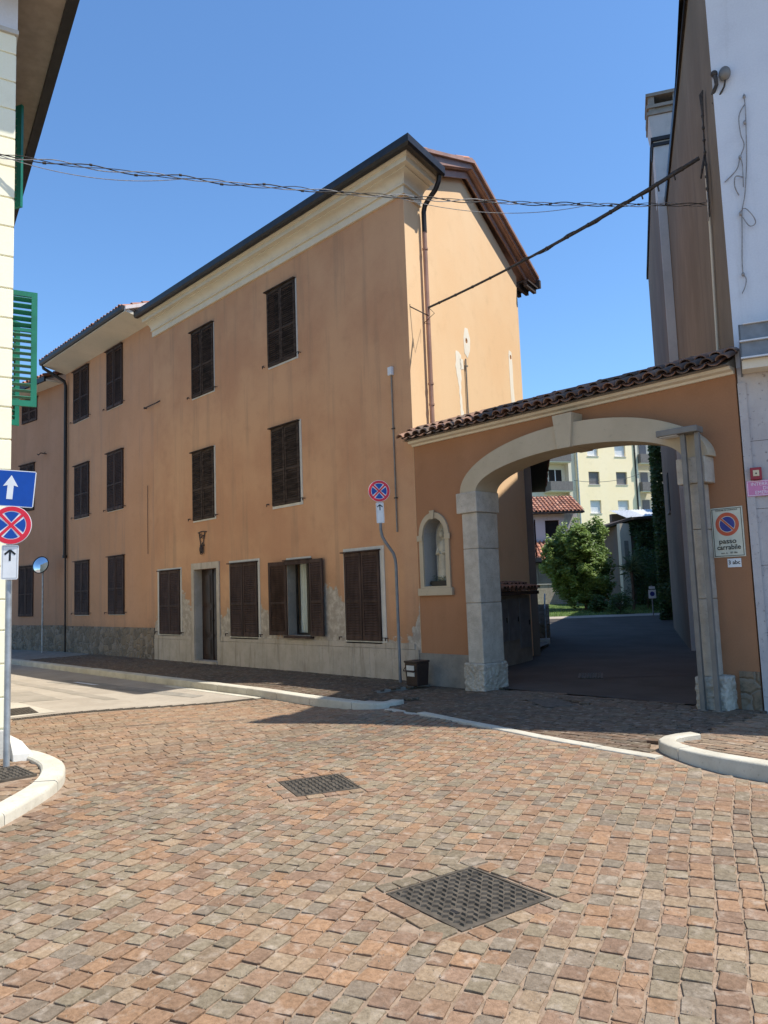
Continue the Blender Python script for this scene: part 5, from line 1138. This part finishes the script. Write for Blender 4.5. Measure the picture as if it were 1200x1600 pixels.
t = ivy('ivy', 'dark ivy column climbing at the far end of the grey side wall', (o4.x+hv(210).x*.02, o4.y+hv(210).y*.02, 0), 30, [(-.42, .02, -.2, .6, .1, 7.6)], 4200, 9)
yu = thing('yucca', 'spiky yucca plant by the shed pillar', 'yucca', at(36, 11.3), 0)
m = MB(); rnd = random.Random(4)
for i in range(110):
    a = rnd.random()*6.28; e = rnd.uniform(-.4, 1.3); l = rnd.uniform(.5, .8); d = Vector((math.cos(a)*math.cos(e), math.sin(a)*math.cos(e), math.sin(e))); sd = Vector((-math.sin(a), math.cos(a), 0))*.022; b0 = Vector((0, 0, 1.9+rnd.uniform(-.25, .2)))
    m.add([b0-sd, b0+sd, b0+d*l*.6+sd*.8, b0+d*l+Vector((0, 0, -.1)), b0+d*l*.6-sd*.8], [(0, 1, 2, 3, 4)], 0, None, (rnd.random(),)*3)
m.build('leaves', 'yucca', yu, colors=True, fixn=False); m = MB(); m.tube([(0, 0, -.1), (.03, 0, 1), (0, 0, 1.9)], .07, 8); m.build('stem', 'bark', yu)
for i, (d, l, r, h, lab) in enumerate(((33.5, 9.9, .7, .55, 'low dark shrub at the lawn edge left of the small sign'), (30.5, 11.2, .5, .5, 'small shrub at the driveway edge nearest the grey wall'), (34.5, 12.2, .9, .9, 'rounded dark shrub behind the small courtyard sign'), (35.0, 9.4, .5, .45, 'low leafy shrub right of the large bush base'), (36.8, 12.2, 1.3, 1.8, 'tall dark evergreen shrub in front of the ivy shed'))):
    tree('shrub', at(d, l), (0, 0, h*.8), (r, r, h), 1800 if h < 1.5 else 6000, .05, 'ivy', lab, 'shrub', 20+i, .03, 0, 'shrubs along the courtyard edge')
t = thing('courtyard_sign', 'small white no-parking sign on a post among the dark shrubs', 'sign', at(31.5, 10.65), 47)
m = MB(); m.tube([(0, 0, 0), (0, 0, 1.2)], .025, 8); m.build('post', 'polegrey', t); m = MB(); m.box(-.15, .15, -.04, -.03, .68, 1.02); m.box(-.12, .12, -.04, -.03, 1.06, 1.16); m.build('plate', 'swhite', t); m = MB(); disc(m, 0, .095, .86, -.0405, .003, 0, 20); m.build('blue_disc', 'sblue2', t)
# yellow apartment block
ap = thing('apartment_block', 'yellow apartment block with roller shutters far behind the courtyard', 'apartment block', (-40.5, 62.2, .6), 65)
hol = []; wl_ = []
for r_ in range(-2, 3):
    for (a, b) in ((1.25, 2.42), (4.25, 5.46)):
        z0 = 10.3+r_*2.72-.0; hol.append(rect(a, b, z0, z0+1.22)); wl_.append((a, b, z0, 'roller' if r_ in (0, 3, -2) else 'rollw'))
m = MB(); m.prism(rect(0, 6.5, -1, 17.3), 0, .3, holes=hol); m.build('front_wall', 'apty', ap)
for a, b, z0, mt in wl_:
    m = MB(); m.box(a, b, .2, .22, 0+z0, z0+1.22)
    for i in range(12): m.box(a+.02, b-.02, .185, .2, z0+.02+i*.1, z0+.10+i*.1)
    wo = m.build('window', mt, ap); m = MB(); m.box(a-.05, b+.05, -.05, .2, z0-.06, z0-.002); m.build('window_sill', 'surround', wo)
m = MB(); m.box(.05, .13, -.1, -.02, -1, 17); m.box(6.38, 6.48, -.12, -.02, -1, 17, 1); m.build('downpipe', ['steel', 'gutter'], ap)
m = MB(); m.box(-9, -.02, .8, 1.1, -1, 17.3); m.box(-.75, -.02, .2, .8, -1, 17.3); m.build('left_wing_wall', 'aptc', ap)
m = MB(); m.box(-9, 13, 2, 14, -1, 17.1); m.build('rear_mass', 'aptc', ap)
m = MB(); m.box(6.55, 13, 1.0, 1.3, -1, 17.3); m.box(6.5, 6.7, -.1, 1.0, -1, 17.3); m.build('right_wing_wall', 'aptc', ap)
for r_ in range(0, 5):
    z = 1.4+r_*2.72
    for (a, b, yb) in ((-3.1, -.78, -.45), (6.75, 9.6, -.5)):
        m = MB(); m.box(a, b, yb, .79, z, z+.16); bo = m.build('balcony', 'aptc', ap)
        m = MB(); m.box(a, b, yb-.03, yb, z+.1, z+.95); m.box(a-.03, a, yb, .79, z+.1, z+.95); m.build('balcony_panel', 'balc', bo)
    m = MB(); m.box(-2.5, -1.2, .74, .79, z+.2, z+2.2); wo = m.build('balcony_door', 'black', ap); m = MB(); m.box(-1.92, -1.84, .71, .735, z+.2, z+2.2); m.build('door_mullion', 'rollw', wo)
    m = MB(); m.box(6.9, 7.4, .94, .99, z+.9, z+2.1); m.box(7.7, 8.5, .94, .99, z+1.0, z+2.1); m.build('wing_window', 'roller', ap)
m = MB(); m.box(-9.4, 13.4, -.6, 14.4, 17.3, 17.6); m.build('roof', 'cement', ap)
t = thing('courtyard_wire', 'thin wire crossing in front of the yellow apartment block', 'wire', at(46, 11.4, 7.2))
m = MB(); q = sag((0, 0, 0), tuple(at(50, 16.9, 8.0)-at(46, 11.4, 7.2)), .3); m.tube(q, .015, 5); m.build('wire', 'cable', t)
tree('tree', at(78, 15.4), (0, 0, 9), (3, 3, 4.5), 3500, .3, 'leaf', 'distant green tree left of the yellow block', 'tree', 41, .3, 4)
